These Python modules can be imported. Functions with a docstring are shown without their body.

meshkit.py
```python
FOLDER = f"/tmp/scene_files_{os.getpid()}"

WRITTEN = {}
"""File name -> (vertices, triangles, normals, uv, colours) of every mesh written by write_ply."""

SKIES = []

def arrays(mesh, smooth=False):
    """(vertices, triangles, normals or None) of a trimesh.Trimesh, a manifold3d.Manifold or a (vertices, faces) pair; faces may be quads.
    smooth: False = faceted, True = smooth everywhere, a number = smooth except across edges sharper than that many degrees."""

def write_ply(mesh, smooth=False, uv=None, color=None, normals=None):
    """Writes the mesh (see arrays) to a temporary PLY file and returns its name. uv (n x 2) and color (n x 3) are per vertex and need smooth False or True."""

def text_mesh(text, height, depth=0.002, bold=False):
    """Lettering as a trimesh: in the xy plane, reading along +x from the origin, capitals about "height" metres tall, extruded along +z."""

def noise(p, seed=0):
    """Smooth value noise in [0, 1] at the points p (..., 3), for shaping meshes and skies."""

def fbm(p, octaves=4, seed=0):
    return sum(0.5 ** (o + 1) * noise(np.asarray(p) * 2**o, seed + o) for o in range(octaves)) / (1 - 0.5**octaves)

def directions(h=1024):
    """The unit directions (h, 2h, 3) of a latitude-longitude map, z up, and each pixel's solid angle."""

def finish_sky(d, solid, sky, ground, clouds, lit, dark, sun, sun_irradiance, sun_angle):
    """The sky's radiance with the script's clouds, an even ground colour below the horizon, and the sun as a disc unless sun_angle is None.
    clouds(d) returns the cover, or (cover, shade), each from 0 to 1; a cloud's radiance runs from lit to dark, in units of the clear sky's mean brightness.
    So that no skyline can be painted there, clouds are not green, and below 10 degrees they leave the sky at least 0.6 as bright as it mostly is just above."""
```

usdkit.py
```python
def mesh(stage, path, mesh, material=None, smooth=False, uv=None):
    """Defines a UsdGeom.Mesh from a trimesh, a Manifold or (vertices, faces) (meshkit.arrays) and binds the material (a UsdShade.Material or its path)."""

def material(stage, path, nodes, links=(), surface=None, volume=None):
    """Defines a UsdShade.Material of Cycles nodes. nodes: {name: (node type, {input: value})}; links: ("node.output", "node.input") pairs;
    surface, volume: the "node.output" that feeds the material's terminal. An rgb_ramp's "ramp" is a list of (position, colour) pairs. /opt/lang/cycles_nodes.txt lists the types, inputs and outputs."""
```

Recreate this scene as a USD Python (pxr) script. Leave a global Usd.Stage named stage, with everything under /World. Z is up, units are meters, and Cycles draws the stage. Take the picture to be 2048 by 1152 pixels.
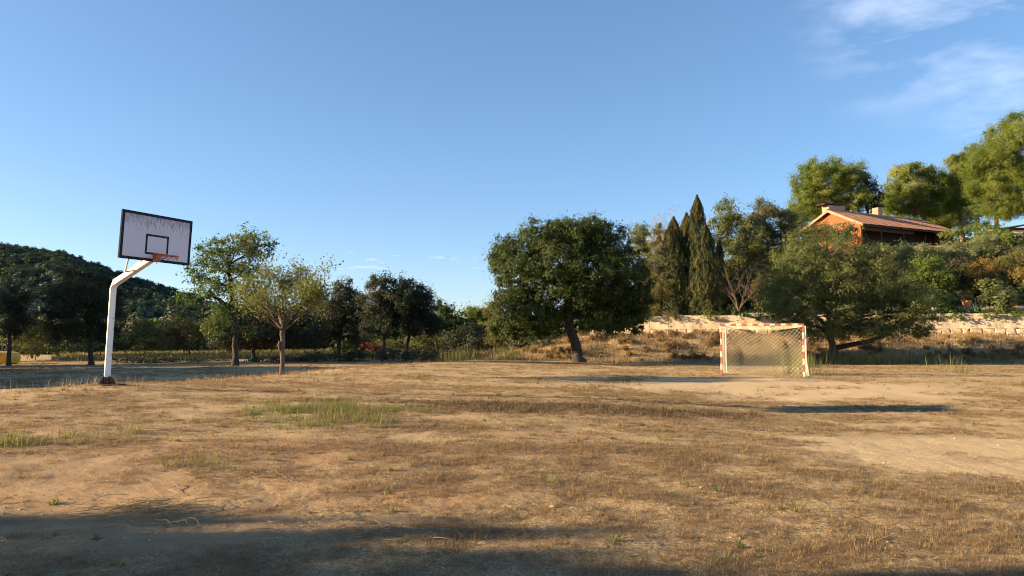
import math, numpy as np, trimesh, usdkit, meshkit
from pxr import Usd, UsdGeom, UsdLux, UsdShade, Gf, Sdf, Vt
from scipy.spatial.transform import Rotation as Rot

stage = Usd.Stage.CreateInMemory()
UsdGeom.SetStageUpAxis(stage, 'Z')
UsdGeom.Xform.Define(stage, '/World')

# ------------------------------------------------------------------ camera, sky, sun, exposure
F, CX, CY, HORIZON = 1479.0, 1024.0, 576.0, 672.0
PITCH = math.atan((HORIZON - CY) / F)
EYE = np.array([0.0, 0.0, 1.5])
FWD = np.array([0, math.cos(PITCH), math.sin(PITCH)]); UP = np.array([0, -math.sin(PITCH), math.cos(PITCH)]); RIGHT = np.array([1.0, 0, 0])
cam = UsdGeom.Camera.Define(stage, '/World/camera')
m = Gf.Matrix4d(1)
for i, v in enumerate((RIGHT, UP, -FWD, EYE)):
    m.SetRow(i, Gf.Vec4d(*map(float, v), 1.0 if i == 3 else 0.0))
cam.AddTransformOp().Set(m)
cam.CreateHorizontalApertureAttr(36.0); cam.CreateFocalLengthAttr(36.0 * F / 2048.0)
cam.CreateClippingRangeAttr(Gf.Vec2f(0.05, 5000))
cam.CreateExposureAttr(1.92)

SUN_EL = math.radians(13.4)
sh = np.array([0.996, 0.08]); sh /= np.linalg.norm(sh)
TO_SUN = np.array([-sh[0] * math.cos(SUN_EL), -sh[1] * math.cos(SUN_EL), math.sin(SUN_EL)])
SUN_ROT = math.atan2(TO_SUN[0], TO_SUN[1])
sun = UsdLux.DistantLight.Define(stage, '/World/sun')
sun.CreateIntensityAttr(1.25); sun.CreateAngleAttr(0.5); sun.CreateNormalizeAttr(True); sun.CreateColorAttr(Gf.Vec3f(1.0, 0.745, 0.435))
zx = TO_SUN; xx = np.cross([0, 0, 1.0], zx); xx /= np.linalg.norm(xx); yx = np.cross(zx, xx)
m = Gf.Matrix4d(1)
for i, v in enumerate((xx, yx, zx, (0, 0, 60))):
    m.SetRow(i, Gf.Vec4d(*map(float, v), 1.0 if i == 3 else 0.0))
sun.AddTransformOp().Set(m)

def ray(px, py):
    d = FWD + RIGHT * (px - CX) / F + UP * (CY - py) / F
    return d / d[1]                                     # per metre of depth
def at(px, py, D):
    return EYE + ray(px, py) * D

SKY_STRENGTH = 0.067
cd = [at(1900, -50, 1) - EYE, at(2100, 200, 1) - EYE, at(830, 522, 1) - EYE]
cd = [c / np.linalg.norm(c) for c in cd]
sky_nodes = {
    'sky': ('sky_texture', dict(sky_type='single_scattering', sun_disc=False, sun_elevation=SUN_EL, sun_rotation=SUN_ROT, altitude=200.0, air_density=0.8, aerosol_density=0.5, ozone_density=3.5)),
    'tc': ('texture_coordinate', {}),
    'map': ('mapping', dict(rotation=(0.25, 0.45, 0.2), scale=(3.0, 5.0, 11.0))),
    'n': ('noise_texture', dict(scale=1.9, detail=7.0, roughness=0.58, distortion=0.25)),
    'nr': ('rgb_ramp', dict(ramp=[(0.44, (0, 0, 0)), (0.74, (1, 1, 1))])),
    'map2': ('mapping', dict(scale=(1.0, 1.0, 5.0))),
    'n2': ('noise_texture', dict(scale=16.0, detail=5.0, roughness=0.6, distortion=0.4)),
    'nr2': ('rgb_ramp', dict(ramp=[(0.60, (0, 0, 0)), (0.76, (1, 1, 1))])),
    'gam': ('gamma', dict(gamma=0.75)), 'sat': ('hsv', dict(hue=0.5, saturation=1.12, value=1.0, fac=1.0)),
    'mixA': ('mix_color', dict(b=(4.3, 4.8, 5.9))),
    'mixB': ('mix_color', dict(b=(6.5, 6.3, 6.6))),
    'bg': ('background_shader', dict(strength=SKY_STRENGTH)),
    'add': ('math', dict(math_type='add', use_clamp=True)), 'mulA': ('math', dict(math_type='multiply')), 'mulA2': ('math', dict(math_type='multiply', value2=0.50)), 'tint': ('mix_color', dict(blend_type='multiply', fac=1.0, b=(1.42, 1.36, 1.36), use_clamp=False)), 'sepz': ('separate_xyz', {}), 'dz': ('math', dict(math_type='subtract', value2=0.1)), 'az': ('math', dict(math_type='absolute')), 'bz': ('map_range', dict(range_type='smoothstep', from_min=0.004, from_max=0.022, to_min=1.0, to_max=0.0, clamp=True)), 'mulC': ('math', dict(math_type='multiply')),
    'mulB': ('math', dict(math_type='multiply')), 'mulB2': ('math', dict(math_type='multiply', value2=0.34)),
}
sky_links = [('tc.generated', 'map.vector'), ('map.vector', 'n.vector'), ('n.fac', 'nr.fac'), ('tc.generated', 'map2.vector'), ('map2.vector', 'n2.vector'), ('n2.fac', 'nr2.fac')]
for i, (c, r0, r1) in enumerate(zip(cd, (0.982, 0.9925, 0.988), (0.9985, 1.0, 0.996))):
    sky_nodes[f'dot{i}'] = ('vector_math', dict(math_type='dot_product', vector2=tuple(c)))
    sky_nodes[f'mr{i}'] = ('map_range', dict(range_type='smoothstep', from_min=r0, from_max=r1, to_min=0.0, to_max=1.0, clamp=True))
    sky_links += [('tc.generated', f'dot{i}.vector1'), (f'dot{i}.value', f'mr{i}.value')]
sky_links += [('mr0.result', 'add.value1'), ('mr1.result', 'add.value2'), ('add.value', 'mulA.value1'), ('nr.color', 'mulA.value2'), ('mulA.value', 'mulA2.value1'),
              ('mr2.result', 'mulB.value1'), ('nr2.color', 'mulB.value2'), ('mulB.value', 'mulC.value1'), ('tc.generated', 'sepz.vector'), ('sepz.z', 'dz.value1'), ('dz.value', 'az.value1'), ('az.value', 'bz.value'), ('bz.result', 'mulC.value2'), ('mulC.value', 'mulB2.value1'),
              ('sky.color', 'gam.color'), ('gam.color', 'sat.color'), ('sat.color', 'tint.a'), ('tint.result', 'mixA.a'), ('mulA2.value', 'mixA.fac'), ('mixA.result', 'mixB.a'), ('mulB2.value', 'mixB.fac'), ('mixB.result', 'bg.color')]
dome = UsdLux.DomeLight.Define(stage, '/World/sky')
UsdShade.MaterialBindingAPI.Apply(dome.GetPrim()).Bind(usdkit.material(stage, '/World/Looks/sky', sky_nodes, sky_links, surface='bg.background'))
dome.GetPrim().SetCustomDataByKey('label', 'clear evening sky with thin white cirrus'); dome.GetPrim().SetCustomDataByKey('kind', 'structure'); dome.GetPrim().SetCustomDataByKey('category', 'sky')

# ------------------------------------------------------------------ helpers
used = set()
def free(path):
    if path not in used:
        used.add(path); return path
    k = 1
    while f'{path}_{k:03d}' in used: k += 1
    used.add(f'{path}_{k:03d}'); return f'{path}_{k:03d}'
def tag(p, label=None, cat=None, group=None, kind=None):
    p = p.GetPrim() if hasattr(p, 'GetPrim') else p
    for k, v in (('label', label), ('category', cat), ('group', group), ('kind', kind)):
        if v: p.SetCustomDataByKey(k, v)
    return p
def thing(name, label, cat, loc=(0, 0, 0), group=None, kind=None):
    x = UsdGeom.Xform.Define(stage, free('/World/' + name)); x.AddTranslateOp().Set(Gf.Vec3d(*map(float, loc)))
    x.loc = np.array(loc, float)
    tag(x, label, cat, group, kind)
    return x
ORIG = {}
def part(parent, name, v, f, mt, label=None, smooth=False, raw=False, kind=None, colors=None):
    """v in world coordinates; faces triangles or quads. The points are stored relative to the thing's base."""
    base = str(parent.GetPath()) if parent is not None else '/World'
    o = ORIG.get(base, np.zeros(3))
    path = free(base + '/' + name)
    ORIG[path] = o
    v = np.asarray(v, float) - (0 if raw else o); f = np.asarray(f, int)
    g = UsdGeom.Mesh.Define(stage, path)
    if smooth:
        vv, ff, n = meshkit.arrays((v, f), smooth)
        v, f = vv, ff
        g.CreateNormalsAttr(Vt.Vec3fArray.FromNumpy(n.astype(np.float32))); g.SetNormalsInterpolation('vertex')
    g.CreatePointsAttr(Vt.Vec3fArray.FromNumpy(np.ascontiguousarray(v, np.float32)))
    g.CreateFaceVertexCountsAttr(Vt.IntArray.FromNumpy(np.full(len(f), f.shape[1], np.int32)))
    g.CreateFaceVertexIndicesAttr(Vt.IntArray.FromNumpy(np.ascontiguousarray(f, np.int32).ravel()))
    g.CreateSubdivisionSchemeAttr('none')
    if colors is not None:
        UsdGeom.PrimvarsAPI(g).CreatePrimvar('mask', Sdf.ValueTypeNames.Color3fArray, 'vertex').Set(Vt.Vec3fArray.FromNumpy(np.ascontiguousarray(colors, np.float32)))
    UsdShade.MaterialBindingAPI.Apply(g.GetPrim()).Bind(M[mt])
    if label or kind: tag(g, label, kind=kind)
    return g
def root(name, label, cat, loc, group=None, kind=None):
    x = thing(name, label, cat, loc, group, kind); ORIG[str(x.GetPath())] = np.array(loc, float); return x
def join(parts):
    vs, fs, n = [], [], 0
    for v, f in parts:
        v = np.asarray(v, float); f = np.asarray(f, int)
        if f.shape[1] == 4: f = np.vstack([f[:, [0, 1, 2]], f[:, [0, 2, 3]]])
        vs.append(v); fs.append(f + n); n += len(v)
    return np.vstack(vs), np.vstack(fs)
BOXF = np.array([[0, 3, 2, 1], [4, 5, 6, 7], [0, 1, 5, 4], [1, 2, 6, 5], [2, 3, 7, 6], [3, 0, 4, 7]])
def obox(c, ax, ay, az, bevel=0.0):
    """Box from its centre and its three half axes; with chamfered edges if bevel."""
    c, ax, ay, az = (np.asarray(t, float) for t in (c, ax, ay, az))
    if not bevel:
        s = [(-1, -1, -1), (1, -1, -1), (1, 1, -1), (-1, 1, -1), (-1, -1, 1), (1, -1, 1), (1, 1, 1), (-1, 1, 1)]
        return np.array([c + a * ax + b * ay + d * az for a, b, d in s]), BOXF
    L = [np.linalg.norm(t) for t in (ax, ay, az)]
    pts = []
    for a in (-1, 1):
        for b in (-1, 1):
            for d in (-1, 1):
                for k in range(3):
                    q = np.array([a, b, d], float)
                    for j in range(3):
                        if j != k: q[j] *= 1 - bevel / L[j]
                    pts.append(c + q[0] * ax + q[1] * ay + q[2] * az)
    h = trimesh.Trimesh(np.array(pts), process=False).convex_hull
    return np.array(h.vertices), np.array(h.faces)
def tubes(lines, sides=5):
    """lines: list of (points, radii). Returns one mesh of open tapered tubes."""
    vs, fs, n = [], [], 0
    ang = np.arange(sides) * 2 * np.pi / sides; ca, sa = np.cos(ang), np.sin(ang)
    for p, r in lines:
        p = np.asarray(p, float); r = np.broadcast_to(np.asarray(r, float), (len(p),))
        t = np.gradient(p, axis=0); t /= np.linalg.norm(t, axis=1, keepdims=True) + 1e-12
        ref = np.array([1.0, 0, 0]) if abs(t[:, 2]).mean() > 0.8 else np.array([0, 0, 1.0])
        a = np.cross(t, ref); a /= np.linalg.norm(a, axis=1, keepdims=True) + 1e-12; b = np.cross(t, a)
        v = p[:, None] + r[:, None, None] * (ca[None, :, None] * a[:, None] + sa[None, :, None] * b[:, None])
        i, j = np.meshgrid(np.arange(len(p) - 1), np.arange(sides), indexing='ij')
        q = np.stack([i * sides + j, i * sides + (j + 1) % sides, (i + 1) * sides + (j + 1) % sides, (i + 1) * sides + j], -1).reshape(-1, 4)
        vs.append(v.reshape(-1, 3)); fs.append(q + n); n += len(p) * sides
    return np.vstack(vs), np.vstack(fs)
def rod(a, b, r, sides=8, r2=None):
    a, b = np.asarray(a, float), np.asarray(b, float)
    v, f = tubes([([a, b], [r, r if r2 is None else r2])], sides)
    v = np.vstack([v, a, b]); k = len(v); s = sides
    caps = [[i, (i + 1) % s, k - 2] for i in range(s)][:] + [[s + (i + 1) % s, s + i, k - 1] for i in range(s)]
    return join([(v, f), (v, np.array(caps)[:, ::-1])])
def smoothstep(a, b, x):
    t = np.clip((np.asarray(x, float) - a) / (b - a), 0, 1); return t * t * (3 - 2 * t)

# ------------------------------------------------------------------ materials
M = {}
def surf(name, c1, c2, scale=3.0, rough=0.8, bump=0.0, bscale=None, detail=5.0, stretch=(1, 1, 1), lo=0.35, hi=0.65, coord='geo', dist=0.02, spec=0.3, metallic=0.0):
    nodes = {'g': ('geometry', {}), 'tc': ('texture_coordinate', {}), 'map': ('mapping', dict(scale=stretch)),
             'n': ('noise_texture', dict(scale=scale, detail=detail, roughness=0.6)), 'r': ('rgb_ramp', dict(ramp=[(lo, c1), (hi, c2)])),
             'p': ('principled_bsdf', dict(roughness=rough, specular_ior_level=spec, metallic=metallic))}
    links = [('g.position' if coord == 'geo' else 'tc.object', 'map.vector'), ('map.vector', 'n.vector'), ('n.fac', 'r.fac'), ('r.color', 'p.base_color')]
    if bump:
        nodes['n2'] = ('noise_texture', dict(scale=bscale or scale * 4, detail=6.0, roughness=0.65)); nodes['b'] = ('bump', dict(strength=bump, distance=dist))
        links += [('map.vector', 'n2.vector'), ('n2.fac', 'b.height'), ('b.normal', 'p.normal')]
    M[name] = usdkit.material(stage, '/World/Looks/' + name, nodes, links, surface='p.BSDF')
def leaf(name, ramp, transl=0.3, patch=None, pscale=0.8, rough=0.55, spec=0.25):
    """Each leaf takes its own tone from the ramp; patch: a second tone that whole sprays of leaves lean towards."""
    nodes = {'g': ('geometry', {}), 'r': ('rgb_ramp', dict(ramp=ramp)), 'p': ('principled_bsdf', dict(roughness=rough, specular_ior_level=spec)), 't': ('translucent_bsdf', {}),
             'mx': ('mix_closure', dict(fac=transl)), 'br': ('hsv', dict(hue=0.485, saturation=1.1, value=1.35, fac=1.0))}
    links = [('g.random_per_island', 'r.fac')]
    out = 'r.color'
    if patch:
        nodes['n'] = ('noise_texture', dict(scale=pscale, detail=2.0)); nodes['nr'] = ('rgb_ramp', dict(ramp=[(0.48, (0, 0, 0)), (0.68, (0.75, 0.75, 0.75))])); nodes['m'] = ('mix_color', dict(b=patch))
        links += [('g.position', 'n.vector'), ('n.fac', 'nr.fac'), ('nr.color', 'm.fac'), ('r.color', 'm.a')]
        out = 'm.result'
    links += [(out, 'p.base_color'), (out, 'br.color'), ('br.color', 't.color'), ('p.BSDF', 'mx.closure1'), ('t.BSDF', 'mx.closure2')]
    M[name] = usdkit.material(stage, '/World/Looks/' + name, nodes, links, surface='mx.closure')

leaf('leaf_oak', [(0, (0.050, 0.072, 0.017)), (0.5, (0.090, 0.118, 0.026)), (0.9, (0.15, 0.175, 0.040)), (1, (0.24, 0.22, 0.06))], 0.35)
leaf('leaf_bright_oak', [(0, (0.052, 0.095, 0.023)), (0.5, (0.089, 0.155, 0.036)), (0.9, (0.141, 0.203, 0.045)), (1, (0.297, 0.176, 0.064))], 0.4, patch=(0.14, 0.15, 0.04), pscale=0.7)
leaf('leaf_yellowing', [(0, (0.117, 0.132, 0.034)), (0.6, (0.194, 0.192, 0.051)), (1, (0.285, 0.204, 0.068))], 0.4)
leaf('leaf_holm', [(0, (0.033, 0.043, 0.021)), (0.6, (0.056, 0.068, 0.031)), (1, (0.111, 0.101, 0.045))], 0.25, patch=(0.070, 0.058, 0.032), pscale=0.5)
leaf('leaf_grey', [(0, (0.095, 0.115, 0.038)), (0.5, (0.175, 0.190, 0.064)), (1, (0.30, 0.30, 0.125))], 0.45, patch=(0.20, 0.21, 0.08), pscale=0.7)
leaf('leaf_olive', [(0, (0.18, 0.205, 0.095)), (0.5, (0.28, 0.31, 0.145)), (1, (0.40, 0.42, 0.22))], 0.4)
leaf('leaf_pine', [(0, (0.135, 0.180, 0.034)), (0.5, (0.225, 0.270, 0.055)), (1, (0.33, 0.36, 0.10))], 0.5, patch=(0.33, 0.34, 0.10), pscale=0.25)
leaf('leaf_forest', [(0, (0.036, 0.064, 0.040)), (0.5, (0.058, 0.090, 0.050)), (1, (0.095, 0.130, 0.064))], 0.2, patch=(0.06, 0.07, 0.03), pscale=0.06)  # leaf tones shifted towards blue, standing in for haze over the distant hill
leaf('leaf_cypress', [(0, (0.045, 0.056, 0.016)), (0.6, (0.082, 0.094, 0.025)), (1, (0.14, 0.142, 0.040))], 0.25, patch=(0.13, 0.115, 0.035), pscale=0.9)
leaf('leaf_brown', [(0, (0.12, 0.11, 0.04)), (0.5, (0.19, 0.175, 0.06)), (1, (0.27, 0.25, 0.10))], 0.4, patch=(0.13, 0.14, 0.045), pscale=0.6)
leaf('leaf_autumn', [(0, (0.22, 0.15, 0.035)), (0.5, (0.33, 0.22, 0.055)), (1, (0.40, 0.29, 0.08))], 0.4, patch=(0.12, 0.12, 0.04), pscale=0.6)
leaf('leaf_fresh', [(0, (0.10, 0.14, 0.025)), (0.5, (0.17, 0.215, 0.04)), (1, (0.25, 0.28, 0.06))], 0.4)
leaf('leaf_hedge', [(0, (0.031, 0.058, 0.015)), (1, (0.086, 0.130, 0.037))], 0.2)
leaf('leaf_red', [(0, (0.16, 0.02, 0.014)), (0.6, (0.28, 0.045, 0.025)), (1, (0.14, 0.10, 0.03))], 0.3)
leaf('leaf_dry', [(0, (0.19, 0.13, 0.06)), (0.5, (0.31, 0.225, 0.11)), (1, (0.44, 0.34, 0.18))], 0.3)
leaf('leaf_agave', [(0, (0.05, 0.09, 0.04)), (1, (0.11, 0.15, 0.07))], 0.05)
leaf('blade_dry', [(0, (0.24, 0.17, 0.085)), (0.25, (0.46, 0.36, 0.18)), (0.7, (0.66, 0.54, 0.29)), (0.9, (0.74, 0.62, 0.36)), (0.95, (0.30, 0.30, 0.10)), (1, (0.72, 0.61, 0.38))], 0.4)
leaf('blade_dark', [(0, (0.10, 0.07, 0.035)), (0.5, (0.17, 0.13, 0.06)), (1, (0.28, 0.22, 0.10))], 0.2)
leaf('blade_straw', [(0, (0.34, 0.24, 0.12)), (0.6, (0.48, 0.37, 0.20)), (1, (0.60, 0.50, 0.31))], 0.2)
leaf('blade_green', [(0, (0.15, 0.155, 0.05)), (0.35, (0.26, 0.25, 0.085)), (0.6, (0.42, 0.36, 0.14)), (1, (0.60, 0.49, 0.25))], 0.4)
leaf('blade_field', [(0, (0.17, 0.15, 0.055)), (0.5, (0.26, 0.22, 0.08)), (1, (0.38, 0.30, 0.14))], 0.3)
surf('bark_dark', (0.022, 0.016, 0.013), (0.050, 0.039, 0.030), 6, 0.9, 0.8, 22, stretch=(1, 1, 0.3), dist=0.03)
surf('bark_grey', (0.050, 0.034, 0.024), (0.11, 0.078, 0.054), 7, 0.9, 0.6, 25, stretch=(1, 1, 0.3), dist=0.02)
surf('bark_pale', (0.22, 0.17, 0.12), (0.36, 0.29, 0.21), 4, 0.9)
surf('bark_pine', (0.14, 0.085, 0.055), (0.26, 0.17, 0.11), 3, 0.9)
surf('paint_white', (0.36, 0.28, 0.22), (0.63, 0.575, 0.52), 7, 0.55, 0.2, 30, lo=0.30, hi=0.46, dist=0.003, detail=9.0)
surf('paint_white_worn', (0.32, 0.19, 0.14), (0.54, 0.43, 0.36), 12, 0.6, lo=0.36, hi=0.50, detail=8.0)
surf('paint_red', (0.20, 0.045, 0.030), (0.34, 0.110, 0.075), 14, 0.7, lo=0.3, hi=0.7, detail=8.0)
surf('rust', (0.05, 0.022, 0.012), (0.13, 0.055, 0.028), 14, 0.9, 0.5, 50, dist=0.004)
surf('rim_paint', (0.34, 0.055, 0.022), (0.46, 0.10, 0.035), 14, 0.55)
surf('frame_black', (0.012, 0.014, 0.020), (0.028, 0.030, 0.038), 8, 0.9, spec=0.08)
surf('chain', (0.22, 0.13, 0.08), (0.34, 0.24, 0.17), 20, 0.6)
surf('net', (0.58, 0.50, 0.32), (0.72, 0.64, 0.45), 3, 0.8)
surf('concrete', (0.24, 0.185, 0.130), (0.56, 0.46, 0.33), 1.6, 0.92, 0.6, 7, stretch=(1, 1, 0.35), dist=0.04, lo=0.3, hi=0.58, detail=8.0)
surf('stone', (0.28, 0.21, 0.14), (0.54, 0.43, 0.30), 2.3, 0.92, 0.7, 9, dist=0.05)
surf('render_orange', (0.19, 0.060, 0.027), (0.30, 0.095, 0.038), 1.6, 0.9)
surf('timber_dark', (0.030, 0.016, 0.011), (0.065, 0.032, 0.020), 4, 0.75, stretch=(1, 1, 6))
surf('roof_tile', (0.22, 0.105, 0.066), (0.40, 0.22, 0.145), 2.6, 0.9, lo=0.3, hi=0.7)
surf('brick_wall', (0.26, 0.145, 0.095), (0.36, 0.22, 0.15), 3, 0.9)
surf('plaster_pink', (0.50, 0.38, 0.31), (0.64, 0.53, 0.45), 1.5, 0.9, 0.3, 8)
surf('plaster_white', (0.56, 0.52, 0.46), (0.70, 0.66, 0.60), 1.5, 0.9)
surf('glass_dark', (0.015, 0.017, 0.02), (0.03, 0.033, 0.04), 1, 0.35, spec=0.2)
surf('skip_yellow', (0.55, 0.30, 0.015), (0.68, 0.40, 0.03), 2, 0.5)
surf('skip_orange', (0.55, 0.17, 0.02), (0.62, 0.22, 0.03), 2, 0.5)
surf('plastic_black', (0.02, 0.02, 0.02), (0.04, 0.04, 0.04), 5, 0.5)
surf('terracotta', (0.45, 0.16, 0.06), (0.58, 0.24, 0.10), 4, 0.85)
surf('rock', (0.10, 0.085, 0.070), (0.26, 0.215, 0.165), 3, 0.95, 0.8, 14, dist=0.05)
surf('pebble', (0.36, 0.29, 0.21), (0.66, 0.58, 0.47), 6, 0.9)
surf('hill_soil', (0.030, 0.040, 0.018), (0.060, 0.070, 0.030), 0.3, 0.95)
# weathered backboard: pale paint with dark mould streaks that run down from the top edge
M['board'] = usdkit.material(stage, '/World/Looks/board', {
    'tc': ('texture_coordinate', {}), 'uv': ('attribute', dict(attribute='mask')), 'sep': ('separate_xyz', {}),
    'map': ('mapping', dict(scale=(26.0, 3.4, 1.0))), 'n': ('noise_texture', dict(scale=1.7, detail=8.0, roughness=0.78, distortion=0.5)),
    'map2': ('mapping', dict(scale=(15.0, 7.0, 1.0))), 'n2': ('noise_texture', dict(scale=2.2, detail=5.0, roughness=0.6)), 'sp': ('rgb_ramp', dict(ramp=[(0.66, (0, 0, 0)), (0.74, (0.7, 0.7, 0.7))])),
    'h': ('map_range', dict(from_min=0.35, from_max=1.0, to_min=-0.13, to_max=0.16, clamp=True)), 'a': ('math', dict(math_type='add')),
    'st': ('rgb_ramp', dict(ramp=[(0.52, (0, 0, 0)), (0.70, (0.85, 0.85, 0.85))])), 'mx': ('math', dict(math_type='maximum')),
    'c': ('mix_color', dict(a=(0.50, 0.435, 0.445), b=(0.11, 0.095, 0.115))), 'p': ('principled_bsdf', dict(roughness=0.6, specular_ior_level=0.3))},
    [('uv.vector', 'sep.vector'), ('uv.vector', 'map.vector'), ('map.vector', 'n.vector'), ('uv.vector', 'map2.vector'), ('map2.vector', 'n2.vector'), ('n2.fac', 'sp.fac'),
     ('sep.y', 'h.value'), ('h.result', 'a.value1'), ('n.fac', 'a.value2'), ('a.value', 'st.fac'), ('st.color', 'mx.value1'), ('sp.color', 'mx.value2'), ('mx.value', 'c.fac'), ('c.result', 'p.base_color')], surface='p.BSDF')
# soil: three masks (sand, red earth, dry thatch) blended by noise
M['soil'] = usdkit.material(stage, '/World/Looks/soil', {
    'g': ('geometry', {}), 'at': ('attribute', dict(attribute='mask')), 'sep': ('separate_color', {}),
    'n': ('noise_texture', dict(scale=0.9, detail=8.0, roughness=0.65)), 'r': ('rgb_ramp', dict(ramp=[(0.30, (0.240, 0.152, 0.084)), (0.5, (0.375, 0.258, 0.146)), (0.70, (0.470, 0.345, 0.200))])),
    'ns': ('noise_texture', dict(scale=14.0, detail=6.0, roughness=0.7)), 'rs': ('rgb_ramp', dict(ramp=[(0.3, (0.433, 0.319, 0.180)), (0.7, (0.555, 0.425, 0.252))])),
    'rr': ('rgb_ramp', dict(ramp=[(0.3, (0.29, 0.160, 0.085)), (0.7, (0.40, 0.240, 0.130))])),
    'nt': ('noise_texture', dict(scale=38.0, detail=4.0, roughness=0.75)), 'rt': ('rgb_ramp', dict(ramp=[(0.36, (0.150, 0.098, 0.052)), (0.48, (0.38, 0.275, 0.142)), (0.62, (0.62, 0.475, 0.255))])),
    'm1': ('mix_color', {}), 'm2': ('mix_color', {}), 'm3': ('mix_color', {}),
    'nb': ('noise_texture', dict(scale=24.0, detail=9.0, roughness=0.72)), 'b': ('bump', dict(strength=1.0, distance=0.05)),
    'p': ('principled_bsdf', dict(roughness=0.97, specular_ior_level=0.12))},
    [('g.position', 'n.vector'), ('n.fac', 'r.fac'), ('g.position', 'ns.vector'), ('ns.fac', 'rs.fac'), ('ns.fac', 'rr.fac'), ('g.position', 'nt.vector'), ('nt.fac', 'rt.fac'), ('at.color', 'sep.color'),
     ('r.color', 'm1.a'), ('rt.color', 'm1.b'), ('sep.b', 'm1.fac'), ('m1.result', 'm2.a'), ('rr.color', 'm2.b'), ('sep.g', 'm2.fac'), ('m2.result', 'm3.a'), ('rs.color', 'm3.b'), ('sep.r', 'm3.fac'),
     ('m3.result', 'p.base_color'), ('g.position', 'nb.vector'), ('nb.fac', 'b.height'), ('b.normal', 'p.normal')], surface='p.BSDF')

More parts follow.
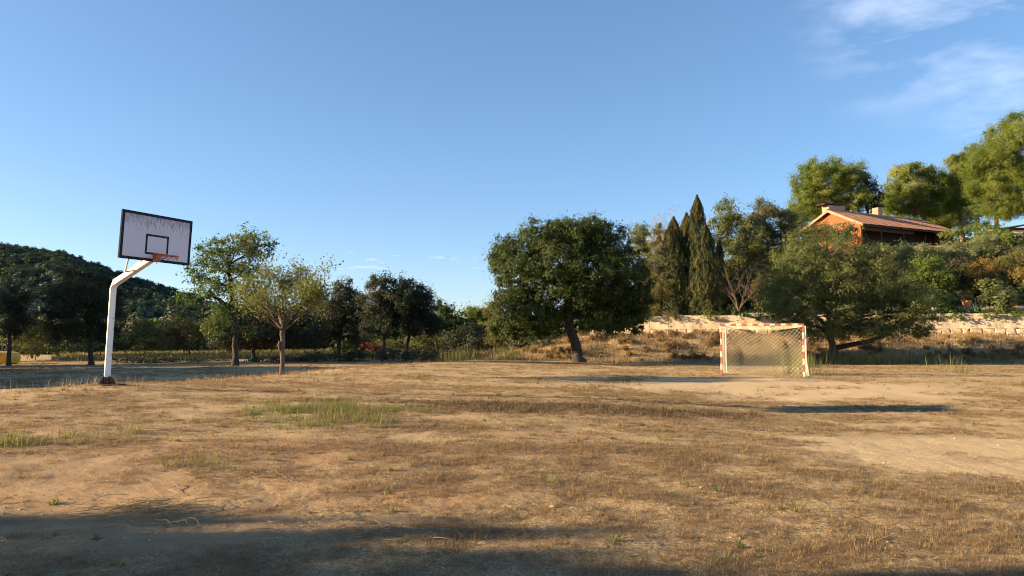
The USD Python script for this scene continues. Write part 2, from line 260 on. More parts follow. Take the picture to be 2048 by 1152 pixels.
# ------------------------------------------------------------------ terrain
EDGE_Y = [-5, 14, 17.5, 26, 37, 46, 60]; EDGE_X = [-30, -15, -10.3, -7.2, -4.6, -1.0, 0]
HILL_U = [-3, -1.2, -0.75, -0.692, -0.61, -0.53, -0.45, -0.40, -0.33, -0.25, -0.1]; HILL_Z = [10, 24, 34, 33.5, 31, 23.5, 17, 12.4, 8, 4, 2]
def fb(x, y, s, o=4, seed=0):
    return meshkit.fbm(np.stack([np.asarray(x) * s, np.asarray(y) * s, np.zeros_like(np.asarray(x, float))], -1), o, seed) - 0.5
def wall_y(x): return 58.0 - 0.26 * (np.clip(x, 6, 60) - 9.6)
def height(x, y, fine=True):
    x, y = np.asarray(x, float), np.asarray(y, float)
    z = (-0.02 * np.clip(x, -12, 0) - np.interp(y, [0, 10, 18, 28], [0.02, 0.03, 0.036, 0.02]) * np.clip(x, 0, 6.5)) * smoothstep(3, 15, y)
    z = z + 0.13 * np.exp(-(((x + 9.6) / 2.5) ** 2 + ((y - 17.6) / 2.2) ** 2))
    d = np.interp(y, EDGE_Y, EDGE_X) - x
    z = z - 0.34 * smoothstep(-0.2, 5, d) * smoothstep(8, 15, y) - 0.012 * np.clip(-x - 15, 0, 30) * smoothstep(20, 45, y)
    z = z + 0.15 * fb(x, y, 0.12, 3, 5) * smoothstep(8, 20, y)
    # bank, its terrace and the slope above the wall
    bank = smoothstep(45.6, 52.0, y + 0.9 * fb(x, y, 0.5, 3, 8)) * smoothstep(-3.5, 4.5, x - 0.25 * (y - 46))
    z = z + bank * (1.66 + 0.35 * fb(x, y, 0.8, 4, 9))
    slope = np.interp(x, [6, 14, 24, 34, 60, 120], [0.02, 0.05, 0.19, 0.275, 0.29, 0.33])
    up = np.clip(y - wall_y(x) - 0.5, 0, None)
    rise = 1.25 * smoothstep(0.05, 0.35, y - wall_y(x)) * smoothstep(7.7, 8.3, x) + slope * np.minimum(up, 30) + np.where(x > 45, slope * 0.35, 0) * np.clip(up - 38, 0, 60) * smoothstep(45, 70, x)
    z = z + rise * smoothstep(6, 12, x)
    # wooded hill on the left
    u = x / np.maximum(y, 1.0)
    hz = np.interp(u, HILL_U, HILL_Z)
    z = z + np.clip(hz - 7.0, 0, None) * smoothstep(105, 262, y) * (1 + 0.0 * x)
    if fine:
        r = np.hypot(x, y)
        near = smoothstep(60, 20, r)
        z = z + near * (0.035 * fb(x, y, 1.6, 3, 1) + 0.022 * fb(x, y, 5.0, 4, 2) + 0.014 * fb(x, y, 19.0, 2, 3) * smoothstep(18, 7, r))
        z = z + bank * 0.20 * fb(x, y, 3.0, 3, 12)
    return z
def H(x, y): return float(height(np.array([x]), np.array([y]))[0])
def ground_at(px, py):
    d = ray(px, py); t = np.linspace(2, 140, 6000); p = EYE + t[:, None] * d
    below = p[:, 2] < height(p[:, 0], p[:, 1], False)
    return p[np.argmax(below)] if below.any() else p[-1]

def ellipse(x, y, cx, cy, rx, ry, rag=0.5, seed=3, s=0.5):
    d = np.hypot((x - cx) / rx, (y - cy) / ry) + rag * fb(x, y, s, 4, seed) + 0.25 * rag * fb(x, y, 4 * s, 3, seed + 1)
    return smoothstep(1.15, 0.75, d)
def sand_mask(x, y):
    a = ellipse(x, y, 8.6, 24.0, 5.4, 4.4, 0.6, 21)
    b = ellipse(x, y, 7.6, 10.2, 4.4, 2.4, 0.5, 22)
    c = 0.6 * ellipse(x, y, 9.5, 14.0, 3.5, 1.2, 0.6, 23)
    return np.maximum(np.maximum(a, b), c)
def red_mask(x, y):
    return 0.6 * np.clip(0.8 * ellipse(x, y, -3.4, 9.6, 2.4, 1.0, 0.9, 31) + 0.7 * ellipse(x, y, -0.6, 7.2, 0.9, 0.5, 0.8, 32) + 0.45 * ellipse(x, y, -3.0, 7.0, 2.5, 1.1, 0.9, 33) + 0.5 * ellipse(x, y, 0.3, 11.5, 1.6, 0.7, 0.9, 34) + 0.8 * ellipse(x, y, 3.0, 47.6, 1.5, 1.4, 0.5, 35), 0, 1)
def green_mask(x, y):
    g = ellipse(x, y, -3.2, 14.2, 1.9, 1.7, 1.0, 41, 0.9) + 0.35 * ellipse(x, y, -4.5, 12.6, 2.2, 1.0, 1.1, 42, 0.9) + 0.45 * ellipse(x, y, -5.6, 10.3, 0.8, 0.5, 0.9, 43, 1.6) + 0.2 * ellipse(x, y, -3.6, 8.7, 0.7, 0.4, 0.9, 44, 1.8) + 0.6 * ellipse(x, y, -6.6, 9.8, 0.8, 0.5, 0.8, 45, 1.2)
    return np.clip(g, 0, 1)
def grass_density(x, y):
    """How closely dry grass stands: thin on the bare earth at the lower left, on the sand and on the track."""
    d = 0.60 + 0.7 * fb(x, y, 0.45, 4, 51) + 1.2 * fb(x, y, 1.8, 3, 52) + 0.20 * smoothstep(-4, 3, x) + 0.25 * smoothstep(9, 16, y)
    d = d - 0.55 * ellipse(x, y, -2.8, 6.3, 2.6, 1.2, 0.7, 53) - 0.3 * ellipse(x, y, -4, 8.3, 3, 1.3, 0.7, 54)
    return np.clip(d, 0, 1) * (1 - 0.93 * sand_mask(x, y)) * (1 - 0.6 * red_mask(x, y))

a1 = np.radians(np.linspace(-42, 42, 400)); a2 = np.radians(np.linspace(42, 318, 70))[1:]
ang = np.concatenate([a1, a2]); na = len(ang)
rad = np.concatenate([[0.6, 1.2, 2.0], np.geomspace(3.4, 62, 330), np.geomspace(62, 1500, 75)[1:]]); nr = len(rad)
A, R = np.meshgrid(ang, rad, indexing='ij'); X, Y = R * np.sin(A), R * np.cos(A)
Z = height(X, Y)
v = np.stack([X, Y, Z], -1).reshape(-1, 3)
i, j = np.meshgrid(np.arange(na), np.arange(nr - 1), indexing='ij'); i2 = (i + 1) % na
q = np.stack([i * nr + j, i * nr + j + 1, i2 * nr + j + 1, i2 * nr + j], -1).reshape(-1, 4)[:, ::-1]
v = np.vstack([v, [0, 0, H(0, 0.3)]])
fan = np.stack([np.full(na, len(v) - 1), ((np.arange(na) + 1) % na) * nr, np.arange(na) * nr], -1)
xs, ys = v[:, 0], v[:, 1]
thatch = np.clip(0.10 + 0.9 * grass_density(xs, ys) + 1.2 * fb(xs, ys, 4.5, 3, 55), 0, 0.95)
v_, f_ = v, np.vstack([q[:, [0, 1, 2]], q[:, [0, 2, 3]], fan])
g = part(None, 'ground', v_, f_, 'soil', smooth=True, colors=np.stack([sand_mask(xs, ys), red_mask(xs, ys), thatch], -1))
tag(g, 'bare dry playing field of brown earth and sand with a grassy bank behind', 'ground', kind='structure')

# ------------------------------------------------------------------ plants
def rng(s): return np.random.default_rng(s)
def unit(n, r):
    d = r.normal(size=(n, 3)); return d / np.linalg.norm(d, axis=1, keepdims=True)
def leaves(pos, nrm, size, r, aspect=0.55, axis=None):
    """Diamond leaves, each folded a little along its midrib."""
    n = len(pos); nrm = nrm / (np.linalg.norm(nrm, axis=1, keepdims=True) + 1e-9)
    a = unit(n, r) if axis is None else axis + 0.35 * unit(n, r)
    a = a - (a * nrm).sum(1, keepdims=True) * nrm; a /= np.linalg.norm(a, axis=1, keepdims=True) + 1e-9
    b = np.cross(nrm, a); s = (size * r.uniform(0.65, 1.3, n))[:, None]
    v = np.stack([pos - a * s * 0.5, pos + b * s * aspect * 0.5 + nrm * s * 0.12, pos + a * s * 0.5, pos - b * s * aspect * 0.5 + nrm * s * 0.12], 1).reshape(-1, 3)
    return v, np.arange(4 * n).reshape(-1, 4)
def curve(a, b, r, n=6, sag=0.0, wig=0.06):
    a, b = np.asarray(a, float), np.asarray(b, float); t = np.linspace(0, 1, n)[:, None]; L = np.linalg.norm(b - a)
    w = r.normal(size=(n, 3)) * wig * L * np.sin(np.pi * t); w[:, 2] *= 0.5
    return a + (b - a) * t + w + np.array([0, 0, sag * L]) * np.sin(np.pi * t)

def crown_points(blobs, D, n, clump_px, r, shell=0.55, flat=0.8, spread=1.0):
    """Leaf places and directions in a crown made of overlapping lobes; each lobe is filled with sprays of leaves, most of them near its outside."""
    B = np.array([b[:4] for b in blobs], float); s = D / F
    cx, cy = np.average(B[:, 0], weights=B[:, 2] * B[:, 3]), np.average(B[:, 1], weights=B[:, 2] * B[:, 3])
    RX = max((abs(B[:, 0] - cx) + B[:, 2]).max(), 1); RY = max((abs(B[:, 1] - cy) + B[:, 3]).max(), 1)
    P, N, C = [], [], []
    area = (B[:, 2] * B[:, 3]); area = area / area.sum()
    for k, (bx, by, rx, ry) in enumerate(B):
        e = min(1.0, math.hypot((bx - cx) / RX, (by - cy) / RY))
        ry_d = max(min(rx, ry) * 1.0, 0.75 * RX * math.sqrt(1 - e * e) * 0.9)
        off = r.uniform(-0.25, 0.25) * ry_d
        c = at(bx, by, D) + np.array([0, off * s, 0]); rad3 = np.array([rx, ry_d, ry]) * s
        nc = max(5, int(2.6 * (rx * ry + rx * ry_d + ry * ry_d) / clump_px ** 2 * 0.42))
        d = unit(nc, r); rr = r.uniform(shell ** 3, 1.08, nc) ** (1 / 3)
        cc = c + d * rad3 * rr[:, None]
        m = int(n * area[k]); w = r.uniform(0.4, 1.6, nc); idx = r.choice(nc, m, p=w / w.sum())
        cr = (clump_px * s * r.uniform(0.55, 1.25, nc))[idx][:, None] * spread
        o = r.normal(size=(m, 3)) * 0.58 * cr * r.uniform(0.55, 1.6, (nc, 3))[idx]; o[:, 2] *= flat
        p = cc[idx] + o
        nn = (p - c) / rad3; nn /= np.linalg.norm(nn, axis=1, keepdims=True) + 1e-9
        N.append(0.5 * nn + 0.6 * o / cr + np.array([0, 0, 0.35]) + 0.75 * unit(m, r)); P.append(p); C.append((c, cc))
    return np.vstack(P), np.vstack(N), C

KIND = {  # leaf material, leaf size px, aspect, cover, clump px, bark
    'oak': ('leaf_oak', 4.5, 0.6, 8.0, 10, 'bark_dark'), 'bright_oak': ('leaf_bright_oak', 5.0, 0.6, 4.6, 11, 'bark_dark'),
    'holm': ('leaf_holm', 4.4, 0.5, 7.0, 11, 'bark_dark'), 'grey': ('leaf_grey', 4.2, 0.5, 6.0, 9, 'bark_grey'),
    'olive': ('leaf_olive', 4.2, 0.35, 6.5, 9, 'bark_grey'), 'pine': ('leaf_pine', 3.8, 0.32, 7.5, 8, 'bark_pine'), 'brown': ('leaf_brown', 4.2, 0.4, 6.0, 9, 'bark_grey'),
    'autumn': ('leaf_autumn', 4.2, 0.5, 4.5, 8, 'bark_pale'), 'fresh': ('leaf_fresh', 4.4, 0.55, 6.5, 9, 'bark_grey'), 'hedge': ('leaf_hedge', 4.4, 0.6, 7.5, 8, 'bark_dark'),
    'red': ('leaf_red', 4.0, 0.6, 6.0, 6, 'bark_dark'), 'fringe': ('leaf_grey', 4.0, 0.45, 1.5, 8, 'bark_pale')}
SEED = [100]
def tree(name, label, cat, kind, D, blobs, trunk=None, group=None, cover=1.0, size=1.0, shell=0.55, limb=1.0, clump=1.0):
    """trunk: [(px, py, radius m), ...] from the ground up; blobs: [(px, py, rx, ry), ...] at depth D."""
    SEED[0] += 1; r = rng(SEED[0])
    lm, lp, asp, cov, cp, bark = KIND[kind]; s = D / F; lp *= size; cp *= clump
    B = np.array(blobs, float)
    if trunk is None:
        k = np.argmax(B[:, 1] + B[:, 3] - 0.3 * abs(B[:, 0] - B[:, 0].mean()))
        bx = np.average(B[:, 0], weights=B[:, 2] * B[:, 3])
        p0 = at(bx, 672, D); p0[2] = height(p0[0:1], p0[1:2])[0] - 0.05
        p1 = at(bx, np.average(B[:, 1], weights=B[:, 2] * B[:, 3]), D)
        h = max(p1[2] - p0[2], 0.3); R0 = max(0.03, 0.022 * h * 1.6)
        tp = curve(p0, p1, r, 5, 0, 0.03); tr = np.linspace(R0, R0 * 0.45, 5)
    else:
        q = [at(a, b, D) for a, b, _ in trunk]; q[0][2] = min(q[0][2], height(q[0][0:1], q[0][1:2])[0] - 0.03)
        tq = np.array(q); t0 = np.linspace(0, 1, len(tq)); t = np.linspace(0, 1, 3 * len(tq))
        tp = np.stack([np.interp(t, t0, tq[:, k]) for k in range(3)], 1); tp[1:-1] += r.normal(size=(len(t) - 2, 3)) * 0.15 * trunk[0][2]
        tr = np.interp(t, t0, [w for _, _, w in trunk])
    x = root(name, label, cat, tp[0], group)
    area = np.pi * (B[:, 2] * B[:, 3]).sum() * 0.8
    n = int(cov * cover * area / (lp * lp * asp * 0.5) * 0.97)
    P, N, C = crown_points(blobs, D, n, cp, r, shell)
    v, f = leaves(P, N, lp * s, r, asp)
    part(x, 'crown', v, f, lm)
    flare = tr.copy(); flare[0] *= 1.45
    tv = tubes([(tp, flare)], 9)
    part(x, 'trunk', *tv, bark, smooth=True)
    lines = []
    for c, cc in C:
        k = int(np.clip(np.argmin(np.linalg.norm(tp - (c - [0, 0, 0.45 * np.linalg.norm(c - tp[-1])]), axis=1)), len(tp) // 2, len(tp) - 1))
        cv = curve(tp[k], c, r, 7, 0.08, 0.05); r0 = tr[k] * 0.55 * limb
        lines.append((cv, np.linspace(r0, r0 * 0.35, 7)))
        for e in cc[r.permutation(len(cc))[:max(4, int(9 * limb))]]:
            b0 = cv[r.integers(3, 7)]
            lines.append((curve(b0, e, r, 5, 0.05, 0.07), np.linspace(r0 * 0.32, max(0.006, r0 * 0.08), 5)))
    part(x, 'branches', *tubes(lines, 4), bark)
    return x

def sprout(p, d, L, rad, level, r, out, tips, spread=0.6, kids=(3, 4), lift=0.25, ratio=0.62):
    n = 5; pts = [np.asarray(p, float)]; d = d / np.linalg.norm(d)
    for _ in range(n - 1):
        d = d + r.normal(size=3) * 0.10 + np.array([0, 0, lift * 0.12]); d /= np.linalg.norm(d); pts.append(pts[-1] + d * L / (n - 1))
    out.append((np.array(pts), np.linspace(rad, rad * 0.5, n)))
    if level == 0: tips.append(pts[-1]); tips.append(pts[-2]); return
    for k in range(r.integers(kids[0], kids[1] + 1)):
        t = pts[r.integers(2, n)]; e = d + r.normal(size=3) * spread; e[2] += lift * 0.3
        sprout(t, e, L * ratio * r.uniform(0.75, 1.2), rad * 0.5, level - 1, r, out, tips, spread, kids, lift, ratio)

def bare_shrub(name, label, cat, base, n, L, rad, level, seed, cone=0.55, bark='bark_grey', leafmat=None, leafsize=0.1, perleaf=1, group=None, kids=(3, 4), cloud=0.12):
    r = rng(seed); out, tips = [], []
    x = root(name, label, cat, base, group)
    for k in range(n):
        a = 2 * np.pi * (k + r.uniform(0, 0.8)) / n; d = np.array([math.cos(a) * cone, math.sin(a) * cone, 1.0]) + r.normal(size=3) * 0.15
        sprout(base + np.array([math.cos(a), math.sin(a), 0]) * rad, d, L * r.uniform(0.8, 1.2), rad, level, r, out, tips, kids=kids)
    part(x, 'branches', *tubes(out, 4), bark)
    if leafmat:
        T = np.repeat(np.array(tips), perleaf, 0); T = T + r.normal(size=T.shape) * cloud
        part(x, 'leaves', *leaves(T, unit(len(T), r) + [0, 0, 0.6], leafsize, r), leafmat)
    return x

def cypress(label, D, px, top, bottom, rpx, seed, group):
    r = rng(seed); s = D / F
    p0 = at(px, bottom, D); p0[2] = min(p0[2], H(p0[0], p0[1])); p1 = at(px, top, D); h = p1[2] - p0[2]; R0 = rpx * s
    x = root('cypress_tree', label, 'tree', p0, group)
    hp = h / s; n = int(hp * rpx * 2 * 9 / (4.0 * 4.0 * 0.4 * 0.5) * 0.30)
    t = r.uniform(0, 1, n) ** 0.9; a = r.uniform(0, 2 * np.pi, n)
    prof = np.interp(t, [0, 0.08, 0.3, 0.55, 0.8, 0.93, 1], [0.72, 0.9, 1.0, 0.86, 0.50, 0.24, 0.03])
    lump = 1 + 0.75 * (meshkit.fbm(np.stack([np.cos(a) * 1.9 + 7 * seed, np.sin(a) * 1.9, t * h * 0.9], -1), 3, seed) - 0.5) + 0.65 * (meshkit.noise(np.stack([np.cos(a) * 5, np.sin(a) * 5 + seed, t * h * 1.6], -1), seed) - 0.5)
    rr = R0 * prof * lump * r.uniform(0.45, 1.0, n) ** 0.35
    pos = p0 + np.stack([np.cos(a) * rr, np.sin(a) * rr, t * h + 0.08], -1)
    out = np.stack([np.cos(a), np.sin(a), np.full(n, 0.15)], -1)
    part(x, 'crown', *leaves(pos, out + 0.6 * unit(n, r), 4.6 * s, r, 0.4, axis=np.array([0, 0, 1.0]) + 0.35 * out), 'leaf_cypress')
    part(x, 'trunk', *tubes([(np.array([p0 - [0, 0, 0.1], p0 + [0, 0, h * 0.5], p0 + [0, 0, h * 0.93]]), [R0 * 0.16, R0 * 0.1, R0 * 0.03])], 7), 'bark_dark')

# --- field-side trees
tree('oak_tree', 'big dark round oak with a leaning bare trunk, on the bank left of the goal', 'tree', 'oak', 44,
     [(1080, 482, 50, 42), (1150, 478, 58, 38), (1213, 492, 48, 46), (1040, 542, 56, 52), (1110, 540, 66, 56), (1190, 550, 66, 60), (1250, 545, 42, 52), (1020, 610, 38, 50), (1075, 618, 50, 50),
      (1150, 595, 46, 32), (1220, 605, 60, 48), (1278, 596, 30, 48), (1012, 658, 34, 28), (1062, 660, 36, 26), (1230, 645, 42, 22), (1000, 520, 24, 28), (1270, 645, 18, 22), (1012, 492, 26, 24), (1100, 640, 30, 26), (1190, 640, 34, 20), (1120, 460, 40, 22), (1180, 462, 40, 24)],
     [(1158, 726, 0.34), (1149, 690, 0.29), (1135, 610, 0.24), (1140, 560, 0.18)], shell=0.25, cover=1.15)
tree('oak_tree', 'tall open oak with airy tiers of bright leaves, just right of the backboard', 'tree', 'bright_oak', 40,
     [(500, 475, 30, 20), (455, 492, 42, 22), (410, 500, 22, 12), (520, 505, 28, 20), (430, 530, 50, 22), (500, 540, 38, 20), (395, 555, 26, 15), (440, 570, 40, 18), (375, 590, 20, 14), (415, 592, 26, 12),
      (490, 580, 24, 16), (445, 635, 24, 20), (425, 660, 18, 16), (460, 610, 26, 18), (500, 660, 14, 14), (545, 487, 12, 7)],
     [(470, 728, 0.16), (471, 660, 0.14), (463, 590, 0.12), (458, 530, 0.09)], clump=0.9, limb=1.0, shell=0.3)
for k, (px, py, rx, ry, kd) in enumerate([(480, 655, 50, 42, 'holm')]):
    tree('holm_oak', 'dark shaded round tree standing behind the small pruned tree', 'tree', kd, 50, [(px, py, rx, ry), (520, 640, 45, 45), (450, 680, 30, 25), (560, 655, 46, 42), (610, 660, 46, 36)], [(506, 722, 0.16), (508, 690, 0.12), (510, 650, 0.1)])
# small pruned tree: a bare trunk, a knuckle, a fan of branches, thin yellowing leaves
b0 = at(564, 752, 26.2); b0[2] = H(b0[0], b0[1]) - 0.03
r = rng(7); hd = at(566, 655, 26.2)
x = root('pollard_tree', 'small pruned tree with a fan of bare branches and thin yellowing leaves', 'tree', b0)
part(x, 'trunk', *tubes([(curve(b0, hd, r, 8, 0, 0.012), [0.105, 0.085, 0.08, 0.076, 0.076, 0.08, 0.09, 0.10])], 9), 'bark_grey', smooth=True)
part(x, 'knot', *tubes([(np.array([at(562, 705, 26.2), at(558, 690, 26.1), at(559, 682, 26.1)]), [0.05, 0.055, 0.03])], 7), 'bark_grey', smooth=True)
out, tips = [], []
for k in range(17):
    a = 2 * np.pi * k / 17 + r.uniform(-0.2, 0.2); el = r.uniform(0.05, 1.15)
    d = np.array([math.cos(a) * math.cos(el), math.sin(a) * math.cos(el), math.sin(el) + 0.12])
    sprout(hd - [0, 0, r.uniform(0, 0.25)], d, 1.28 * r.uniform(0.8, 1.15) * (1 + 0.1 * math.sin(el)), 0.036, 3, r, out, tips, spread=0.38, kids=(2, 4), lift=0.35, ratio=0.60)
part(x, 'branches', *tubes(out, 4), 'bark_grey')
T = np.array(tips); T = np.repeat(T, 8, 0) + r.normal(size=(8 * len(T), 3)) * 0.16
part(x, 'leaves', *leaves(T, unit(len(T), r) + [0, 0, 0.5], 0.090, r, 0.6), 'leaf_yellowing')
# left background
tree('holm_oak', 'dark bushy tree right behind the basketball pole', 'tree', 'holm', 45, [(175, 565, 38, 30), (140, 590, 38, 32), (205, 590, 36, 32), (115, 630, 26, 30), (160, 635, 48, 38), (215, 630, 32, 36), (185, 665, 40, 22), (130, 665, 30, 20)],
     [(183, 718, 0.16), (180, 690, 0.13), (175, 640, 0.1)])
tree('roadside_tree', 'slim dark tree whose trunk stands in front of the yellow skip', 'tree', 'holm', 44, [(28, 595, 26, 28), (15, 625, 24, 28), (42, 640, 20, 26), (18, 665, 16, 18)], [(17, 736, 0.13), (18, 700, 0.11), (22, 640, 0.08)])
BG = 'bushes along the far edge of the field'
for lab, kd, D, bl in [
    ('olive brown bush between the slim dark tree and the pole tree', 'grey', 62, [(60, 655, 30, 26), (95, 672, 28, 20), (40, 680, 30, 16)]),
    ('dark rounded bush just right of the basketball pole', 'grey', 66, [(290, 660, 30, 22), (275, 682, 34, 16), (312, 680, 22, 16)]),
    ('broad brownish bush under the left side of the tall open oak', 'brown', 64, [(375, 655, 38, 24), (350, 678, 30, 18), (410, 675, 34, 22)]),
    ('low dark bush at the foot of the pole tree', 'hedge', 60, [(225, 690, 26, 12), (150, 695, 40, 10), (250, 680, 18, 16)]),
    ('low scrubby bush left of the pole tree, behind the skip', 'grey', 58, [(85, 700, 40, 9), (50, 700, 24, 8)])]:
    tree('bush', lab, 'bush', kd, D, bl, group=BG, shell=0.35)
for lab, D, bl, tk in [
    ('dark holm oak peeping out behind the right side of the pruned tree', 56, [(690, 586, 26, 26), (708, 620, 32, 32), (665, 615, 34, 34), (685, 655, 46, 34), (640, 655, 40, 32)], [(676, 712, 0.16), (678, 690, 0.14), (685, 640, 0.1)]),
    ('tallest of the dark holm oaks in the gap left of the big oak', 54, [(770, 568, 28, 20), (800, 573, 26, 20), (750, 592, 28, 26), (785, 610, 44, 34), (820, 600, 22, 24), (755, 642, 40, 30), (800, 648, 40, 28)], [(765, 712, 0.17), (766, 690, 0.15), (772, 640, 0.1)]),
    ('lower brownish-topped holm oak, right of the tallest one in the gap', 55, [(840, 588, 26, 18), (815, 610, 28, 28), (855, 618, 24, 32), (835, 648, 42, 28), (868, 652, 18, 22)], [(812, 712, 0.14), (813, 690, 0.12), (830, 640, 0.1)])]:
    tree('holm_oak', lab, 'tree', 'holm', D, bl, tk, group='dark holm oaks at the far edge', shell=0.35)
for lab, kd, D, bl in [
    ('dark green tree in the gap, between the holm oaks and the big oak', 'oak', 78, [(888, 622, 22, 22), (905, 640, 20, 26), (882, 655, 24, 26)]),
    ('pale green rounded tree low in the gap by the big oak', 'fresh', 84, [(938, 626, 20, 18), (958, 634, 20, 24), (928, 646, 20, 22), (975, 636, 16, 26)]),
    ('dull olive bush below the pale green tree in the gap', 'grey', 70, [(850, 675, 30, 16), (880, 680, 30, 14), (830, 682, 26, 12), (770, 690, 30, 10)]),
    ('shaded brown bush at the foot of the gap, left of the big oak', 'holm', 66, [(935, 672, 30, 18), (955, 685, 24, 12), (905, 678, 24, 14)]),
    ('grey green bush touching the left flank of the big oak', 'brown', 52, [(985, 625, 14, 24), (990, 655, 18, 24), (1000, 680, 24, 14)]),
    ('small vivid green bush under the dark holm oaks', 'fresh', 58, [(694, 690, 14, 9), (685, 697, 10, 5)])]:
    tree('bush' if 'bush' in lab else 'leafy_tree', lab, 'bush' if 'bush' in lab else 'tree', kd, D, bl, group=BG if 'bush' in lab else None, shell=0.35)
for lab, px, w in [('left of two small red bushes under the dark holm oaks', 723, 5.5), ('right, larger of two small red bushes under the dark holm oaks', 748, 8)]:
    tree('red_bush', lab, 'bush', 'red', 60, [(px, 694, w, 7), (px + 3, 698, w, 4)], cover=1.3, clump=0.8, group='small red bushes')
# dark bramble hedges on the shaded verge
for lab, D, bl in [
    ('low dark bramble hedge right of the basketball pole', 49, [(260, 720, 34, 7), (310, 719, 34, 8), (360, 720, 36, 8), (405, 721, 32, 8), (440, 722, 22, 6)]),
    ('low dark bramble hedge behind the pruned tree', 47, [(520, 722, 30, 7), (580, 718, 34, 8), (640, 714, 36, 9), (690, 712, 30, 9)]),
    ('low dark bramble hedge under the dark holm oaks', 49, [(720, 709, 32, 10), (780, 708, 34, 10), (835, 708, 34, 11), (885, 708, 32, 11), (930, 708, 28, 10)])]:
    tree('bramble_hedge', lab, 'hedge', 'holm', D, bl, group='bramble hedges on the verge', cover=0.9, shell=0.3)

# --- terrace and hillside on the right
tree('spreading_tree', 'wide low spreading tree with grey green leaves, right of the goal', 'tree', 'grey', 45,
     [(1600, 510, 42, 38), (1660, 503, 50, 38), (1720, 522, 46, 36), (1570, 560, 44, 42), (1640, 565, 58, 48), (1715, 575, 56, 48), (1775, 565, 42, 44), (1585, 615, 42, 36), (1650, 630, 50, 36), (1720, 635, 50, 34), (1785, 620, 46, 34),
      (1830, 640, 32, 28), (1850, 662, 20, 14), (1780, 655, 36, 16), (1640, 664, 50, 16), (1700, 664, 44, 16), (1560, 600, 30, 30), (1590, 640, 36, 26), (1755, 660, 40, 18), (1810, 600, 36, 34)],
     [(1662, 708, 0.24), (1666, 690, 0.20), (1655, 650, 0.16), (1660, 600, 0.12)], shell=0.3, cover=0.85, size=0.95)
x = [p for p in stage.GetPrimAtPath('/World').GetChildren() if p.GetName() == 'spreading_tree'][0]
part(UsdGeom.Xform(x), 'low_limb', *tubes([(np.array([at(1668, 697, 45), at(1700, 690, 44.8), at(1740, 682, 44.7), at(1775, 668, 44.6), at(1800, 640, 44.6)]), [0.17, 0.15, 0.13, 0.10, 0.05])], 8), 'bark_dark', smooth=True)
CYPR = 'row of cypresses above the retaining wall'
for args in [('tallest cypress, a dark pointed spire above the wall', 59.3, 1398, 393, 630, 31, 1), ('leftmost cypress of the row, with a thin pointed top', 59.8, 1350, 436, 630, 34, 2),
             ('middle cypress tucked behind the tallest, only its tip free', 61, 1376, 428, 630, 33, 3), ('shorter thick cypress right of the tallest', 58.4, 1414, 452, 632, 33, 4), ('small slim cypress right of the row, half hidden', 62, 1441, 478, 620, 14, 5)]:
    cypress(args[0], *args[1:], group=CYPR)
SHR = 'shrubs and trees on the terrace'
